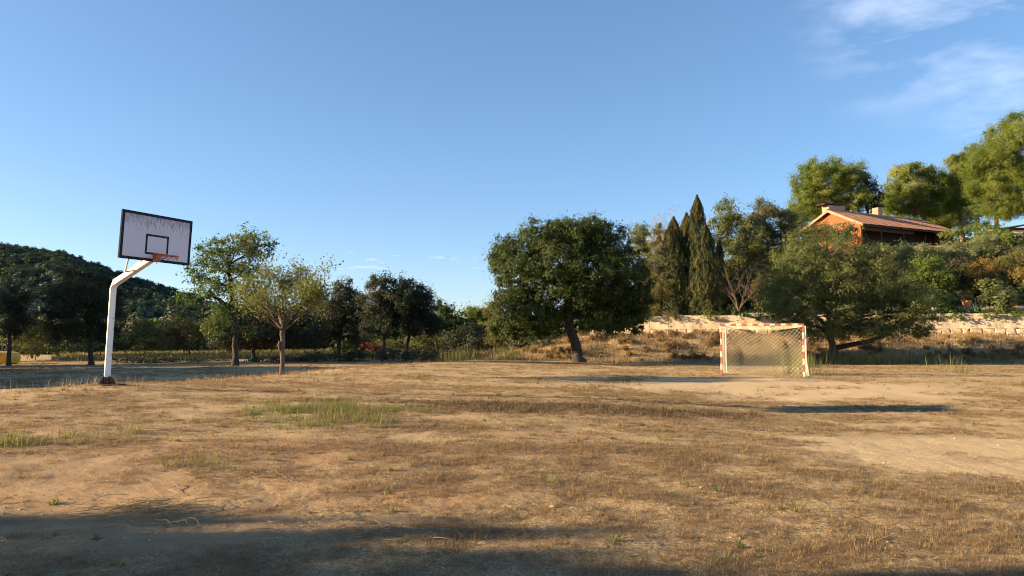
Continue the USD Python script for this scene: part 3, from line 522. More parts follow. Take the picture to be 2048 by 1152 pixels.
for nm, lab, cat, kd, D, bl, kw in [
    ('brown_bush', 'brown green tall bush left of the cypress row', 'bush', 'brown', 60, [(1325, 480, 26, 30), (1318, 530, 24, 38), (1335, 570, 34, 42), (1315, 600, 26, 26), (1345, 500, 20, 30)], {}),
    ('leafy_tree', 'grey green tree showing over the top right of the big oak', 'tree', 'grey', 62, [(1275, 470, 24, 20), (1285, 500, 28, 28), (1300, 550, 22, 40)], {}),
    ('leafy_tree', 'grey feathery tree right of the tallest cypress', 'tree', 'grey', 66, [(1455, 425, 28, 22), (1475, 440, 30, 24), (1440, 460, 26, 28), (1490, 480, 40, 36), (1450, 510, 34, 36), (1520, 520, 34, 36)], dict(cover=0.85)),
    ('leafy_tree', 'rounded olive green tree with a dark right side, left of the pine', 'tree', 'brown', 68, [(1525, 420, 26, 22), (1545, 445, 40, 32), (1580, 455, 20, 28), (1510, 460, 28, 30), (1550, 490, 44, 26), (1500, 500, 30, 26)], {}),
    ('shrub', 'shaded dark shrub behind the bare shrub', 'shrub', 'hedge', 61, [(1470, 585, 34, 30), (1510, 590, 30, 26), (1445, 605, 26, 18), (1495, 560, 30, 20)], {}),
    ('shrub', 'rusty brown shrub between the bare shrub and the spreading tree', 'shrub', 'brown', 57, [(1520, 575, 18, 16), (1515, 600, 20, 18), (1540, 600, 16, 18)], {}),
    ('hedge', 'clipped dark green hedge under the porch of the house', 'hedge', 'fresh', 74, [(1750, 499, 22, 9), (1790, 499, 22, 9), (1770, 508, 30, 12), (1730, 504, 20, 12)], {}),
    ('olive_bush', 'leftmost pale olive bush below the house', 'shrub', 'olive', 66, [(1840, 502, 20, 14), (1870, 502, 18, 15), (1828, 516, 24, 16), (1865, 518, 28, 20)], {}),
    ('olive_bush', 'pale olive bush below the right end of the roof', 'shrub', 'olive', 68, [(1905, 500, 20, 14), (1930, 507, 24, 18), (1895, 515, 24, 18)], {}),
    ('olive_bush', 'rightmost pale olive bush, below the hedge with the small cypress', 'shrub', 'olive', 67, [(1968, 488, 22, 18), (1985, 505, 24, 16), (1955, 510, 22, 16)], {}),
    ('olive_bush', 'faint pale olive bush by the spreading tree', 'shrub', 'olive', 64, [(1812, 508, 16, 12), (1800, 525, 22, 18)], {}),
    ('hedge', 'low dark creeping hedge at the right end of the roof', 'hedge', 'fresh', 76, [(1925, 464, 26, 8), (1950, 458, 18, 10), (1900, 468, 14, 6)], {}),
    ('leafy_tree', 'dark yellowish tree right of the creeping hedge', 'tree', 'fresh', 74, [(1985, 468, 20, 18), (2005, 485, 16, 20), (1970, 480, 18, 16)], {}),
    ('shrub', 'light green rounded shrub near the white wall at the right edge', 'shrub', 'fresh', 70, [(2020, 475, 14, 12), (2022, 490, 14, 14)], {}),
    ('shrub', 'yellow green tall shrub just right of the spreading tree', 'shrub', 'fresh', 58, [(1850, 540, 34, 28), (1830, 565, 28, 26), (1880, 560, 30, 26), (1865, 585, 30, 20)], dict(cover=0.8)),
    ('shrub', 'orange leaved shrub above the right part of the wall', 'shrub', 'autumn', 58, [(1950, 545, 22, 16), (1975, 550, 22, 18), (1965, 530, 22, 12)], {}),
    ('shrub', 'dark brown shrub below the pale olive bushes', 'shrub', 'holm', 60, [(1915, 540, 30, 24), (1900, 570, 34, 24), (1935, 575, 26, 18), (1885, 600, 34, 16)], {}),
    ('shrub', 'twiggy tan shrub at the right edge of the picture', 'shrub', 'brown', 60, [(2015, 530, 24, 24), (2040, 520, 26, 24), (2060, 545, 30, 30), (2005, 555, 22, 18)], dict(cover=0.7)),
    ('shrub', 'yellowing shrub low at the right edge above the wall', 'shrub', 'autumn', 57, [(2035, 550, 16, 18), (2060, 570, 24, 20)], {}),
    ('shrub', 'shaded dark shrub row above the right end of the wall', 'shrub', 'hedge', 56.5, [(1990, 595, 30, 24), (2030, 598, 34, 26), (2075, 600, 34, 26), (1960, 612, 26, 12)], {}),
    ('leafy_tree', 'olive green tree behind the spreading tree, below the gable', 'tree', 'grey', 62, [(1600, 482, 30, 22), (1640, 474, 34, 18), (1690, 474, 30, 16), (1730, 498, 24, 16), (1655, 456, 18, 15), (1620, 460, 16, 14), (1690, 460, 18, 12)], dict(cover=0.75)),
    ('shrub', 'dark shrub behind the spreading tree just over the wall', 'shrub', 'hedge', 57, [(1560, 600, 30, 24), (1610, 605, 34, 20), (1680, 605, 40, 20), (1750, 600, 40, 24), (1815, 600, 40, 22)], {})]:
    tree(nm, lab, cat, kd, D, bl, group=None, shell=0.35, **kw)
for lab, base, n, L, rad, lv, sd, kw in [
    ('bare twiggy shrub on the terrace just right of the cypresses', at(1478, 622, 56.7), 7, 1.75, 0.045, 3, 61, dict(cone=0.5)),
    ('second bare shrub on the terrace, right and behind the first', at(1530, 590, 60), 6, 1.6, 0.04, 3, 62, dict(cone=0.4)),
    ('pale almost leafless tree top behind the big oak and the cypresses', at(1315, 520, 66), 7, 2.1, 0.07, 3, 63, dict(cone=0.5, bark='bark_pale', leafmat='leaf_olive', leafsize=0.13)),
    ('pale thin tree top left of the cypress tips', at(1368, 515, 67), 6, 2.0, 0.07, 3, 64, dict(cone=0.35, bark='bark_pale', leafmat='leaf_olive', leafsize=0.13))]:
    base[2] = max(base[2], H(base[0], base[1]) - 0.05) if lv else base[2]
    bare_shrub('bare_shrub' if 'shrub' in lab else 'bare_tree', lab, 'shrub' if 'shrub' in lab else 'tree', base, n, L, rad, lv, sd, **kw)
# pines on the crest
PN = dict(shell=0.3)
tree('pine_tree', 'large rounded pine right behind the gable of the house', 'tree', 'pine', 98, [(1650, 335, 38, 24), (1615, 360, 34, 28), (1665, 365, 50, 32), (1700, 350, 26, 26), (1605, 395, 28, 22), (1650, 400, 50, 28), (1700, 395, 34, 28), (1630, 425, 36, 20), (1590, 425, 26, 16), (1680, 425, 40, 14)],
     [(1655, 470, 0.35), (1655, 430, 0.3), (1655, 370, 0.18)], **PN)
tree('pine_tree', 'small dark pine against the right side of the rounded pine', 'tree', 'holm', 99, [(1728, 358, 14, 14), (1740, 385, 22, 20), (1745, 408, 20, 14), (1722, 405, 18, 18)], [(1735, 470, 0.2), (1735, 420, 0.16), (1734, 380, 0.1)], **PN)
tree('pine_tree', 'airy pine standing over the middle of the roof', 'tree', 'pine', 104, [(1800, 350, 22, 18), (1838, 342, 32, 20), (1862, 365, 22, 22), (1790, 385, 24, 22), (1825, 380, 34, 26), (1855, 400, 30, 22), (1830, 410, 30, 18), (1875, 385, 16, 20), (1800, 415, 26, 16), (1845, 425, 30, 14), (1780, 410, 14, 18)],
     [(1846, 470, 0.3), (1847, 430, 0.26), (1838, 370, 0.14)], cover=1.15, **PN)
tree('pine_tree', 'slim pine with bare pale trunks, over the right end of the roof', 'tree', 'pine', 106, [(1915, 325, 22, 18), (1900, 350, 20, 22), (1930, 360, 22, 26), (1905, 385, 24, 20), (1930, 395, 24, 22), (1890, 375, 18, 20), (1905, 415, 22, 14)],
     [(1925, 470, 0.28), (1920, 420, 0.24), (1915, 360, 0.14)], cover=1.15, **PN)
tree('pine_tree', 'very large yellow green pine filling the top right corner', 'tree', 'pine', 92, [(2050, 260, 26, 26), (2015, 285, 36, 28), (1975, 315, 34, 24), (2050, 310, 44, 34), (1950, 335, 24, 20), (1995, 345, 46, 32), (2055, 355, 48, 36), (1970, 375, 34, 24), (2020, 390, 50, 28), (2075, 400, 44, 30), (1985, 410, 32, 20), (2010, 425, 40, 16), (2095, 330, 50, 40), (2100, 280, 40, 40)],
     [(2090, 475, 0.5), (2078, 430, 0.42), (2055, 390, 0.3), (2030, 330, 0.2)], **PN)
tree('pine_tree', 'dark topped pine on the skyline behind the very large one', 'tree', 'pine', 118, [(1945, 300, 14, 10), (1970, 290, 16, 12), (2000, 265, 24, 16), (2030, 245, 24, 18), (1960, 320, 30, 20)], [(1990, 420, 0.35), (1990, 350, 0.3), (1990, 300, 0.2)], **PN)
tree('pine_tree', 'low pine row filling the gaps behind the chimneys', 'tree', 'pine', 112, [(1772, 408, 20, 20), (1885, 405, 26, 26), (1945, 395, 30, 34), (1960, 360, 26, 30), (1890, 430, 26, 22), (1870, 445, 30, 12), (1910, 440, 30, 16), (1960, 435, 26, 20), (1800, 440, 30, 10)], **PN)
tree('pine_tree', 'pale pine showing left of the gable', 'tree', 'pine', 94, [(1585, 440, 20, 16), (1600, 460, 24, 14)], **PN)
cypress('tiny dark cypress beside the creeping hedge by the small cabin', 78, 1956, 432, 462, 6, 9, None)

# ------------------------------------------------------------------ retaining wall, its stones and the terrace edge
wall = root('retaining_wall', 'long cracked concrete retaining wall on rough stones behind the goal', 'wall', (9.6, 58.0, 1.3))
WD = np.array([1, -0.26, 0]); WD /= np.linalg.norm(WD); WN = np.array([WD[1], -WD[0], 0]); WO = np.array([9.6, 58.0, 0])
def wall_s(px):
    u = (px - CX) / F; return (58.0 * u - 9.6) / (WD[0] - u * WD[1])          # distance along the wall where this column meets it
def wall_z(px, py): p = WO + WD * wall_s(px); return EYE[2] + (HORIZON - py) / F * p[1]
r = rng(70); ZM, ZB = 2.02, 1.62
edges = [(1262, 632), (1299, 632), (1313, 632), (1336, 631), (1383, 631), (1432, 631), (1482, 626), (1528, 627), (1590, 628), (1650, 628), (1720, 628), (1790, 628), (1875, 627), (1935, 627), (1990, 628), (2050, 628), (2110, 628), (2180, 628)]
for (p0, y0), (p1, _) in zip(edges[:-1], edges[1:]):
    x0, x1 = wall_s(p0) + 0.004, wall_s(p1) - 0.004; top, bot = wall_z((p0 + p1) / 2, y0), ZM
    t = trimesh.creation.box([x1 - x0, 0.30, top - bot]); t = t.subdivide().subdivide()
    l = np.array(t.vertices) + [(x0 + x1) / 2, r.uniform(-0.012, 0.012), (top + bot) / 2]
    up = l[:, 2] > top - 0.01; l[up, 2] += 0.09 * fb(l[up, 0], l[up, 1] * 0, 1.1, 3, 77)
    l[:, 1] += 0.03 * fb(l[:, 0], l[:, 2], 2.0, 3, 78)
    part(wall, 'concrete_panel', WO + WD * l[:, :1] - WN * l[:, 1:2] + np.array([0, 0, 1.0]) * l[:, 2:3], np.array(t.faces), 'concrete')
fx = np.linspace(wall_s(1258), wall_s(2180), 160); fz = np.linspace(1.1, ZM, 9); gx_, gz_ = np.meshgrid(fx, fz, indexing='ij'); gd_ = 0.08 * fb(gx_, gz_, 1.6, 4, 79) - 0.06
i, j = np.meshgrid(np.arange(159), np.arange(8), indexing='ij'); qf_ = np.stack([i * 9 + j, (i + 1) * 9 + j, (i + 1) * 9 + j + 1, i * 9 + j + 1], -1).reshape(-1, 4)
part(wall, 'footing', WO + WD * gx_.reshape(-1, 1) + WN * gd_.reshape(-1, 1) + np.array([0, 0, 1.0]) * gz_.reshape(-1, 1), qf_, 'stone', smooth=True)
x0 = wall_s(1258)
while x0 < wall_s(2180):
    w = r.uniform(0.35, 0.85)
    for row, (za, zb) in enumerate(((ZM - 0.02, 1.62), (1.61, 1.15))):
        ww = w * r.uniform(0.85, 0.98); t = trimesh.creation.icosphere(1, 1.0); l = np.array(t.vertices)
        l = np.sign(l) * np.abs(l) ** 0.38 * np.array([ww / 2 * 1.14, 0.17, (za - zb) / 2 * r.uniform(0.95, 1.15)]); l *= r.uniform(0.86, 1.10, (len(l), 1)); l += [x0 + w / 2 + (0.2 if row else 0), -0.05 + r.uniform(-0.03, 0.03), (za + zb) / 2]
        part(wall, 'stone', WO + WD * l[:, :1] - WN * l[:, 1:2] + np.array([0, 0, 1.0]) * l[:, 2:3], np.array(t.faces), 'stone')
    x0 += w
for k, (lab, px, w) in enumerate([('green creeper spilling over the wall top at its left end', 1290, 22), ('dry creeper on the wall top below the leftmost cypress', 1345, 20), ('creeper on the wall top right of the cypress trunks', 1425, 18),
    ('dark creeper hanging over the wall behind the goal', 1500, 24), ('dark creeper hanging over the wall at the left of the spreading tree', 1545, 20), ('creeper spilling over the wall below the yuccas', 1910, 26), ('creeper on the wall top right of the yuccas', 1985, 24), ('creeper on the wall top at the right edge of the picture', 2040, 20)]):
    pw = WO + WD * wall_s(px)
    tree('creeper', lab, 'plant', 'hedge' if 'dark' in lab else ('brown' if 'dry' in lab else 'fresh'), pw[1] - 0.1, [(px, 630, w, 6), (px + 0.5 * w, 634, w * 0.4, 8), (px - 0.6 * w, 631, w * 0.5, 5)], trunk=[(px, 640, 0.03), (px, 632, 0.02)], cover=0.45, limb=0.3)
# agaves and yucca tufts on the wall and the bank
def agave(label, p, n, L, seed, width=0.07, group=None, name='agave_plant'):
    r = rng(seed); x = root(name, label, 'plant', p, group); V, Fc = [], []
    for k in range(n):
        a = r.uniform(0, 2 * np.pi); el = r.uniform(0.15, 1.35); l = L * r.uniform(0.7, 1.1); d = np.array([math.cos(a) * math.cos(el), math.sin(a) * math.cos(el), math.sin(el)]); sd = np.array([-math.sin(a), math.cos(a), 0])
        t = np.array([0, 0.35, 0.7, 1.0]); c = p + d * (t * l)[:, None] + np.array([0, 0, -0.35 * l]) * (t ** 2.2)[:, None] * math.cos(el); w = np.array([0.7, 1.0, 0.7, 0.03]) * width
        vv = np.stack([c - sd * w[:, None], c + sd * w[:, None]], 1).reshape(-1, 3); V.append(vv); Fc.append(np.array([[2 * i, 2 * i + 1, 2 * i + 3, 2 * i + 2] for i in range(3)]))
    part(x, 'leaves', *join(list(zip(V, Fc))), 'leaf_agave')
def onground(px, D, dz=0.0):
    p = at(px, 672, D); p[2] = H(p[0], p[1]) + dz; return p
for k, (lab, px, D, n, L, wd) in enumerate([
    ('dark spiky plant on the bank left of the big oak trunk', 1098, 50.0, 46, 0.95, 0.05), ('small spiky plant left of the dark one on the bank', 1076, 50.6, 30, 0.7, 0.05), ('grey spiky agave on the wall top under the cypresses', 1383, 57.5, 36, 0.6, 0.06),
    ('second grey agave on the wall top, right of the cypress trunks', 1412, 57.4, 30, 0.6, 0.06), ('big spiky yucca over the wall right of the spreading tree', 1892, 53.1, 70, 1.3, 0.05),
    ('spiky yucca over the right part of the wall', 1955, 52.7, 60, 1.1, 0.05), ('spiky yucca over the wall between the other two yuccas', 1922, 53.0, 50, 1.0, 0.05)]):
    agave(lab, onground(px, D), n, L, 300 + k, wd)
def rock(name, label, p, size, seed, mt='rock', cat='rock', group=None):
    r = rng(seed); t = trimesh.creation.icosphere(3, 1.0); vv = np.array(t.vertices); vv *= (0.72 + 0.6 * meshkit.fbm(vv * 1.3 + seed, 4, seed))[:, None]; vv = vv * np.asarray(size) / 2
    g = part(None, name, vv + p, np.array(t.faces), mt, smooth=35); tag(g, label, cat, group)
rock('boulder', 'dark grey boulder at the top of the bank right of the big oak trunk', onground(1212, 51.5, 0.22), (0.95, 0.8, 1.05), 5)
rock('boulder', 'tan leaning boulder just left of the dark one on the bank', onground(1193, 51.8, 0.18), (0.9, 0.7, 0.75), 6)
rock('boulder', 'pale stone on the wall edge right of the spreading tree', at(1868, 622, 52.85), (0.45, 0.4, 0.55), 8, 'stone')
rock('boulder', 'pale stone at the left end of the wall', onground(1263, 53.2, 0.1), (0.5, 0.4, 0.5), 9, 'stone')
for lab, px in (('longer concrete block lying behind the big oak trunk', 1173), ('shorter concrete block lying behind the big oak trunk', 1189)):
    p = onground(px, 55.5, 0.12); w = 0.35 if 'longer' in lab else 0.14
    g = part(None, 'concrete_block', *obox(p, (w, 0.03, 0), (0, 0.2, 0), (0, 0, 0.2), 0.03), 'concrete'); tag(g, lab, 'concrete block')
# terracotta pot showing between the shrubs
pp = onground(1936, 53.4); x = root('clay_pot', 'orange clay pot half hidden among shrubs above the wall', 'pot', pp)
pr = trimesh.creation.revolve(np.array([[0, 0.0], [0.22, 0.0], [0.38, 0.5], [0.42, 0.72], [0.46, 0.74], [0.46, 0.86], [0.38, 0.86], [0.34, 0.55], [0, 0.5]]), sections=24)
part(x, 'pot_body', np.array(pr.vertices) * 0.72 + pp + [0, 0, 0.35], np.array(pr.faces), 'terracotta', smooth=40)
part(x, 'plinth', *obox(pp + [0, 0, 0.17], (0.35, 0, 0), (0, 0.35, 0), (0, 0, 0.178), 0.02), 'stone')

# ------------------------------------------------------------------ the house on the hill
def house():
    o = np.array([38.1, 80.0, 0.0]); L = np.array([14.5, 7.3, 0]); Ln = np.linalg.norm(L); lx = L / Ln; wy = np.array([-lx[1], lx[0], 0]); Z = np.array([0, 0, 1.0])
    EZ, RZ, W, BZ = 13.75, 15.65, 8.0, 10.2
    P = lambda a, b, z: o + lx * a + wy * b + Z * z
    x = root('hill_house', 'orange house with a long tiled roof and dark porch on the hillside', 'house', P(0, 0, BZ))
    # gable walls and back wall; the front wall stands back behind the porch
    def slab(poly, t, d):                               # polygon (a, b, z) extruded along d by t
        q = np.array([P(*p) for p in poly]); n = len(q); v = np.vstack([q, q + np.asarray(d) * t])
        f = [[0, k, k + 1] for k in range(1, n - 1)] + [[n, n + k + 1, n + k] for k in range(1, n - 1)]
        for k in range(n): f += [[k, n + k, n + (k + 1) % n], [k, n + (k + 1) % n, (k + 1) % n]]
        return v, np.array(f)
    part(x, 'gable_wall', *slab([(0, 2.4, BZ - 2), (0, W, BZ - 2), (0, W, EZ - 0.05), (0, W / 2, RZ - 0.12), (0, 2.4, EZ + 0.9)], 0.25, lx), 'render_orange')
    part(x, 'porch_gable', *slab([(0, 0.1, BZ - 2), (0, 2.39, BZ - 2), (0, 2.39, EZ + 0.9), (0, 0.1, EZ - 0.02)], 0.25, lx), 'render_orange')
    part(x, 'gable_wall', *slab([(Ln, 0.1, BZ - 2), (Ln, W, BZ - 2), (Ln, W, EZ - 0.05), (Ln, W / 2, RZ - 0.12), (Ln, 0.1, EZ - 0.05)], 0.25, -lx), 'render_orange')
    part(x, 'front_wall', *slab([(0.26, 2.4, BZ - 2), (Ln - 0.26, 2.4, BZ - 2), (Ln - 0.26, 2.4, EZ + 0.7), (0.26, 2.4, EZ + 0.7)], 0.25, wy), 'timber_dark')
    part(x, 'back_wall', *slab([(0.26, W - 0.2, BZ - 2), (Ln - 0.26, W - 0.2, BZ - 2), (Ln - 0.26, W - 0.2, EZ - 0.1), (0.26, W - 0.2, EZ - 0.1)], 0.19, wy), 'render_orange')
    part(x, 'porch_floor', *obox(P(Ln / 2, 1.15, BZ - 0.6), lx * (Ln / 2 - 0.3), wy * 1.15, Z * 0.6), 'concrete')
    part(x, 'porch_beam', *obox(P(4.6, 0.22, EZ - 0.45), lx * 4.4, wy * 0.1, Z * 0.22), 'timber_dark', label='reddish beam under the eave')
    for a in (0.15, 3.4, 7.2, 11.0, Ln - 0.15):
        part(x, 'porch_post', *obox(P(a, 0.2, (BZ + EZ - 0.68) / 2), lx * 0.09, wy * 0.09, Z * ((EZ - 0.68 - BZ) / 2), 0.015), 'timber_dark')
    for a in (2.2, 5.4, 9.2):
        w = part(x, 'window', *obox(P(a, 2.37, BZ + 1.5), lx * 0.8, wy * 0.03, Z * 0.7, 0.01), 'timber_dark')
        part(w, 'pane', *obox(P(a, 2.335, BZ + 1.5), lx * 0.7, wy * 0.008, Z * 0.6), 'glass_dark')
    part(x, 'door', *obox(P(12.6, 2.36, BZ + 1.05), lx * 0.5, wy * 0.04, Z * 1.04, 0.01), 'timber_dark')
    # roof: two slopes of barrel tile rows
    for side, sgn in ((0, 1), (1, -1)):
        rows = int((Ln + 0.9) / 0.24); na_, prof = rows * 6, []
        aa = np.linspace(-0.45, Ln + 0.45, na_ + 1); ph = np.arange(na_ + 1) % 6 / 6 * 2 * np.pi
        steps = 14; tt = np.linspace(0, 1, steps * 2); tt = np.sort(np.concatenate([np.arange(steps) / steps, (np.arange(steps) + 0.985) / steps]))
        lift = np.concatenate([[0.05 * (1 - ((t * steps) % 1))] for t in tt])
        b0, b1 = (-0.55, W / 2) if side == 0 else (W + 0.4, W / 2)
        slope = (RZ - EZ) / (W / 2); z0 = EZ - 0.55 * slope if side == 0 else EZ - 0.4 * slope
        g_ = []
        for t, lf in zip(tt, lift):
            z = z0 + (RZ - z0) * t + lf + 0.075 * np.sin(ph); b = b0 + (b1 - b0) * t
            g_.append(o + lx * aa[:, None] + wy * b + Z * (z + 0.1)[:, None])
        V = np.array(g_); n1, n2 = V.shape[:2]
        i, j = np.meshgrid(np.arange(n1 - 1), np.arange(n2 - 1), indexing='ij'); q = np.stack([i * n2 + j, i * n2 + j + 1, (i + 1) * n2 + j + 1, (i + 1) * n2 + j], -1).reshape(-1, 4)
        part(x, 'roof', V.reshape(-1, 3), q, 'roof_tile')
        mid_b, mid_z = (b0 + b1) / 2, (z0 + RZ) / 2
        part(x, 'roof_board', *obox(P(Ln / 2, mid_b, mid_z - 0.02), lx * (Ln / 2 + 0.42), wy * ((b1 - b0) / 2) + Z * ((RZ - z0) / 2), Z * 0.04), 'timber_dark')
        part(x, 'barge_board', *obox(P(-0.48, mid_b, mid_z + 0.02), lx * 0.03, wy * ((b1 - b0) / 2) + Z * ((RZ - z0) / 2), Z * 0.13), 'brick_wall')
    part(x, 'ridge_cap', *tubes([(np.array([P(-0.45, W / 2, RZ + 0.12), P(Ln + 0.45, W / 2, RZ + 0.12)]), [0.14, 0.14])], 10), 'roof_tile')
    # chimney stacks behind the ridge
    ch = part(x, 'chimney', *obox(P(2.2, 5.4, RZ + 0.30), lx * 1.35, wy * 0.5, Z * 0.70, 0.02), 'brick_wall', label='wide low brick chimney with a slate lid')
    part(ch, 'lid', *obox(P(1.9, 5.4, RZ + 1.18), lx * 1.9 + Z * 0.14, wy * 0.6, Z * 0.045), 'timber_dark')
    for a in (0.4, 1.2): part(ch, 'lid_support', *obox(P(a + 0.4, 5.4, RZ + 1.06), lx * 0.05, wy * 0.4, Z * 0.06), 'timber_dark')
    part(x, 'chimney', *obox(P(5.2, 5.1, RZ + 0.20), lx * 0.22, wy * 0.22, Z * 0.55, 0.02), 'brick_wall')
    ch = part(x, 'chimney', *obox(P(9.6, 5.2, RZ + 0.40), lx * 0.40, wy * 0.42, Z * 0.95, 0.02), 'brick_wall', label='tall square brick chimney')
    part(ch, 'low_wall', *obox(P(7.5, 5.2, RZ + 0.02), lx * 1.68, wy * 0.12, Z * 0.40, 0.02), 'brick_wall')
house()
# small cabin and white wall at the right edge
def cabin():
    p = at(2030, 478, 88); o = p.copy(); o[2] = min(p[2], H(p[0], p[1])) - 0.2; top = at(2030, 455, 88)[2]
    x = root('timber_cabin', 'small dark timber cabin with a grey sloping roof at the right edge', 'cabin', o)
    part(x, 'wall', *obox((o[0] + 0.6, o[1] + 2, (o[2] + top) / 2), (2.4, 0.2, 0), (-0.15, 1.8, 0), (0, 0, (top - o[2]) / 2), 0.02), 'timber_dark')
    part(x, 'roof', *obox((o[0] + 0.5, o[1] + 1.9, top + 0.25), (2.8, 0.25, 0.45), (-0.2, 2.3, 0), (0, 0, 0.07), 0.02), 'roof_tile')
    w = part(x, 'window', *obox((o[0] + 0.2, o[1] + 0.16, top - 0.75), (0.4, 0.033, 0), (0, 0.04, 0), (0, 0, 0.35)), 'plaster_white')
    part(w, 'pane', *obox((o[0] + 0.2, o[1] + 0.11, top - 0.75), (0.33, 0.027, 0), (0, 0.012, 0), (0, 0, 0.28)), 'glass_dark')
    q = at(2046, 478, 84); q2 = at(2046, 463, 84)[2]; zb = min(q[2], H(q[0], q[1])) - 0.2
    y = root('white_wall', 'white garden wall with a tiled top at the right edge', 'wall', (q[0], q[1], zb))
    part(y, 'wall_face', *obox((q[0] + 1.2, q[1], (zb + q2) / 2), (2.0, -0.2, 0), (0, 0.12, 0), (0, 0, (q2 - zb) / 2), 0.01), 'plaster_white')
    part(y, 'coping', *obox((q[0] + 1.2, q[1], q2 + 0.05), (2.1, -0.21, 0), (0, 0.2, 0), (0, 0, 0.05), 0.02), 'roof_tile')
cabin()

# ------------------------------------------------------------------ left: low building, skip, trees out of the frame that shade the verge
bx = -26.55
x = root('low_building', 'pale low building with a tiled roof edge, at the left border', 'building', (bx - 4, 26.7, -0.4))
part(x, 'wall', *obox((bx - 4, 26.7, 1.5), (4, 0, 0), (0, 11.3, 0), (0, 0, 2.0), 0.02), 'plaster_white')
part(x, 'roof', *obox((bx - 4, 26.7, 3.66), (4.08, 0, 0), (0, 11.4, 0), (0, 0, 0.14), 0.03), 'roof_tile')
part(x, 'parapet', *obox((bx - 4, 26.7, 4.0), (3.8, 0, 0), (0, 11.1, 0), (0, 0, 0.198), 0.02), 'plaster_pink')
for yy in (21, 25, 29, 33):
    w = part(x, 'window', *obox((bx + 0.01, yy, 1.7), (0.03, 0, 0), (0, 0.6, 0), (0, 0, 0.6), 0.01), 'timber_dark')
    part(w, 'pane', *obox((bx + 0.045, yy, 1.7), (0.008, 0, 0), (0, 0.5, 0), (0, 0, 0.5)), 'glass_dark')
def skip():
    D = 48; a, b = at(-60, 727, D), at(11, 727, D); zb = H(a[0] + 1, D); s = D / F
    x = root('yellow_skip', 'yellow waste skip with sloping ends at the left edge', 'skip', ((a[0] + b[0]) / 2, D, zb))
    z1 = zb + 0.86; x0, x1 = a[0], b[0]
    prof = np.array([(x0, zb + 0.12), (x1 - 0.08, zb + 0.08), (x1, zb + 0.45), (x1 - 0.13, z1 - 0.1), (x1 - 0.75, z1), (x0, z1)])
    n = len(prof); v = np.vstack([np.column_stack([prof[:, 0], np.full(n, D), prof[:, 1]]), np.column_stack([prof[:, 0], np.full(n, D + 1.5), prof[:, 1]])])
    f = [[0, k, k + 1] for k in range(1, n - 1)] + [[n, n + k + 1, n + k] for k in range(1, n - 1)]
    for k in range(n): f += [[k, n + k, n + (k + 1) % n], [k, n + (k + 1) % n, (k + 1) % n]]
    part(x, 'body', v, np.array(f), 'skip_yellow')
    for px in (-30, -8): part(x, 'rib', *obox((at(px, 700, D)[0], D - 0.03, zb + 0.5), (0.04, 0, 0), (0, 0.028, 0), (0, 0, 0.36), 0.01), 'skip_yellow')
    part(x, 'sticker', *obox((x1 - 0.42, D - 0.006, z1 - 0.26), (0.14, 0, 0), (0, 0.004, 0), (0, 0, 0.1)), 'skip_orange')
    part(x, 'end_light_panel', *obox((x1 - 0.15, D - 0.006, zb + 0.42), (0.05, 0, 0), (0, 0.004, 0), (0, 0, 0.2)), 'skip_yellow')
    for px in (-45, -25, 4): part(x, 'foot', *obox((at(px, 700, D)[0], D + 0.75, zb + 0.04), (0.1, 0, 0), (0, 0.7, 0), (0, 0, 0.09)), 'plastic_black')
skip()
def side_tree(label, x0, y0, h, w, seed, cat='tree', n=4500, ls=0.34, low=0.25, sp=1.0):
    r = rng(seed); p = np.array([x0, y0, H(x0, y0)]); x = root('shade_tree', label, cat, p, 'trees left of the picture')
    nb = 9; c = p + np.array([0, 0, h * (low + (1 - low) * 0.5)]); P, N = [], []
    for k in range(nb):
        d = unit(1, r)[0] * np.array([w * 0.34, w * 0.34 * sp, h * (1 - low) * 0.34]); rr = np.array([w * 0.26, w * 0.26, h * (1 - low) * 0.24])
        nc = 30; cc = c + d + unit(nc, r) * r.uniform(0.5, 1, (nc, 1)) * rr; q = cc[r.integers(0, nc, n // nb)] + unit(n // nb, r) * r.uniform(0, 1, (n // nb, 1)) ** 0.5 * w * 0.08
        P.append(q); N.append((q - c) / w + 0.5 * unit(len(q), r))
    part(x, 'crown', *leaves(np.vstack(P), np.vstack(N), ls, r, 0.6), 'leaf_oak')
    part(x, 'trunk', *tubes([(np.array([p - [0, 0, 0.1], p + [0.1, 0, h * low], c]), [0.3, 0.22, 0.1])], 8), 'bark_dark')
    part(x, 'branches', *tubes([(curve(p + [0.1, 0, h * low * 0.9], c + unit(1, r)[0] * w * 0.3, r), np.linspace(0.12, 0.04, 6)) for _ in range(7)], 4), 'bark_dark')
for k, (lab, x0, y0, h, w) in enumerate([
    ('thin round tree left of the picture, nearest the camera', -30, 1.25, 10.4, 5.2), ('second thin tree left of the picture, behind the nearest', -38, 0.6, 12.8, 5.8), ('thin tree left of the picture beside the camera', -24, 0.5, 8.4, 5.4),
    ('thin low tree left of the picture, nearest of all to the field', -20, 0.6, 9.4, 4.8),
    ('tall tree beyond the low building', -42, 42.5, 10, 9), ('tall tree left of the yellow skip', -46, 54, 11, 10), ('tall tree behind the yellow skip to the left', -50, 64, 11, 10), ('tree left of the picture past the skip', -40, 41, 8, 6)]):
    side_tree(lab, x0, y0, h, w, 500 + k, n=3300 if 'thin' in lab else 7000, low=0.08 if 'thin' in lab else 0.25, sp=1.35 if 'thin' in lab else 1.0)

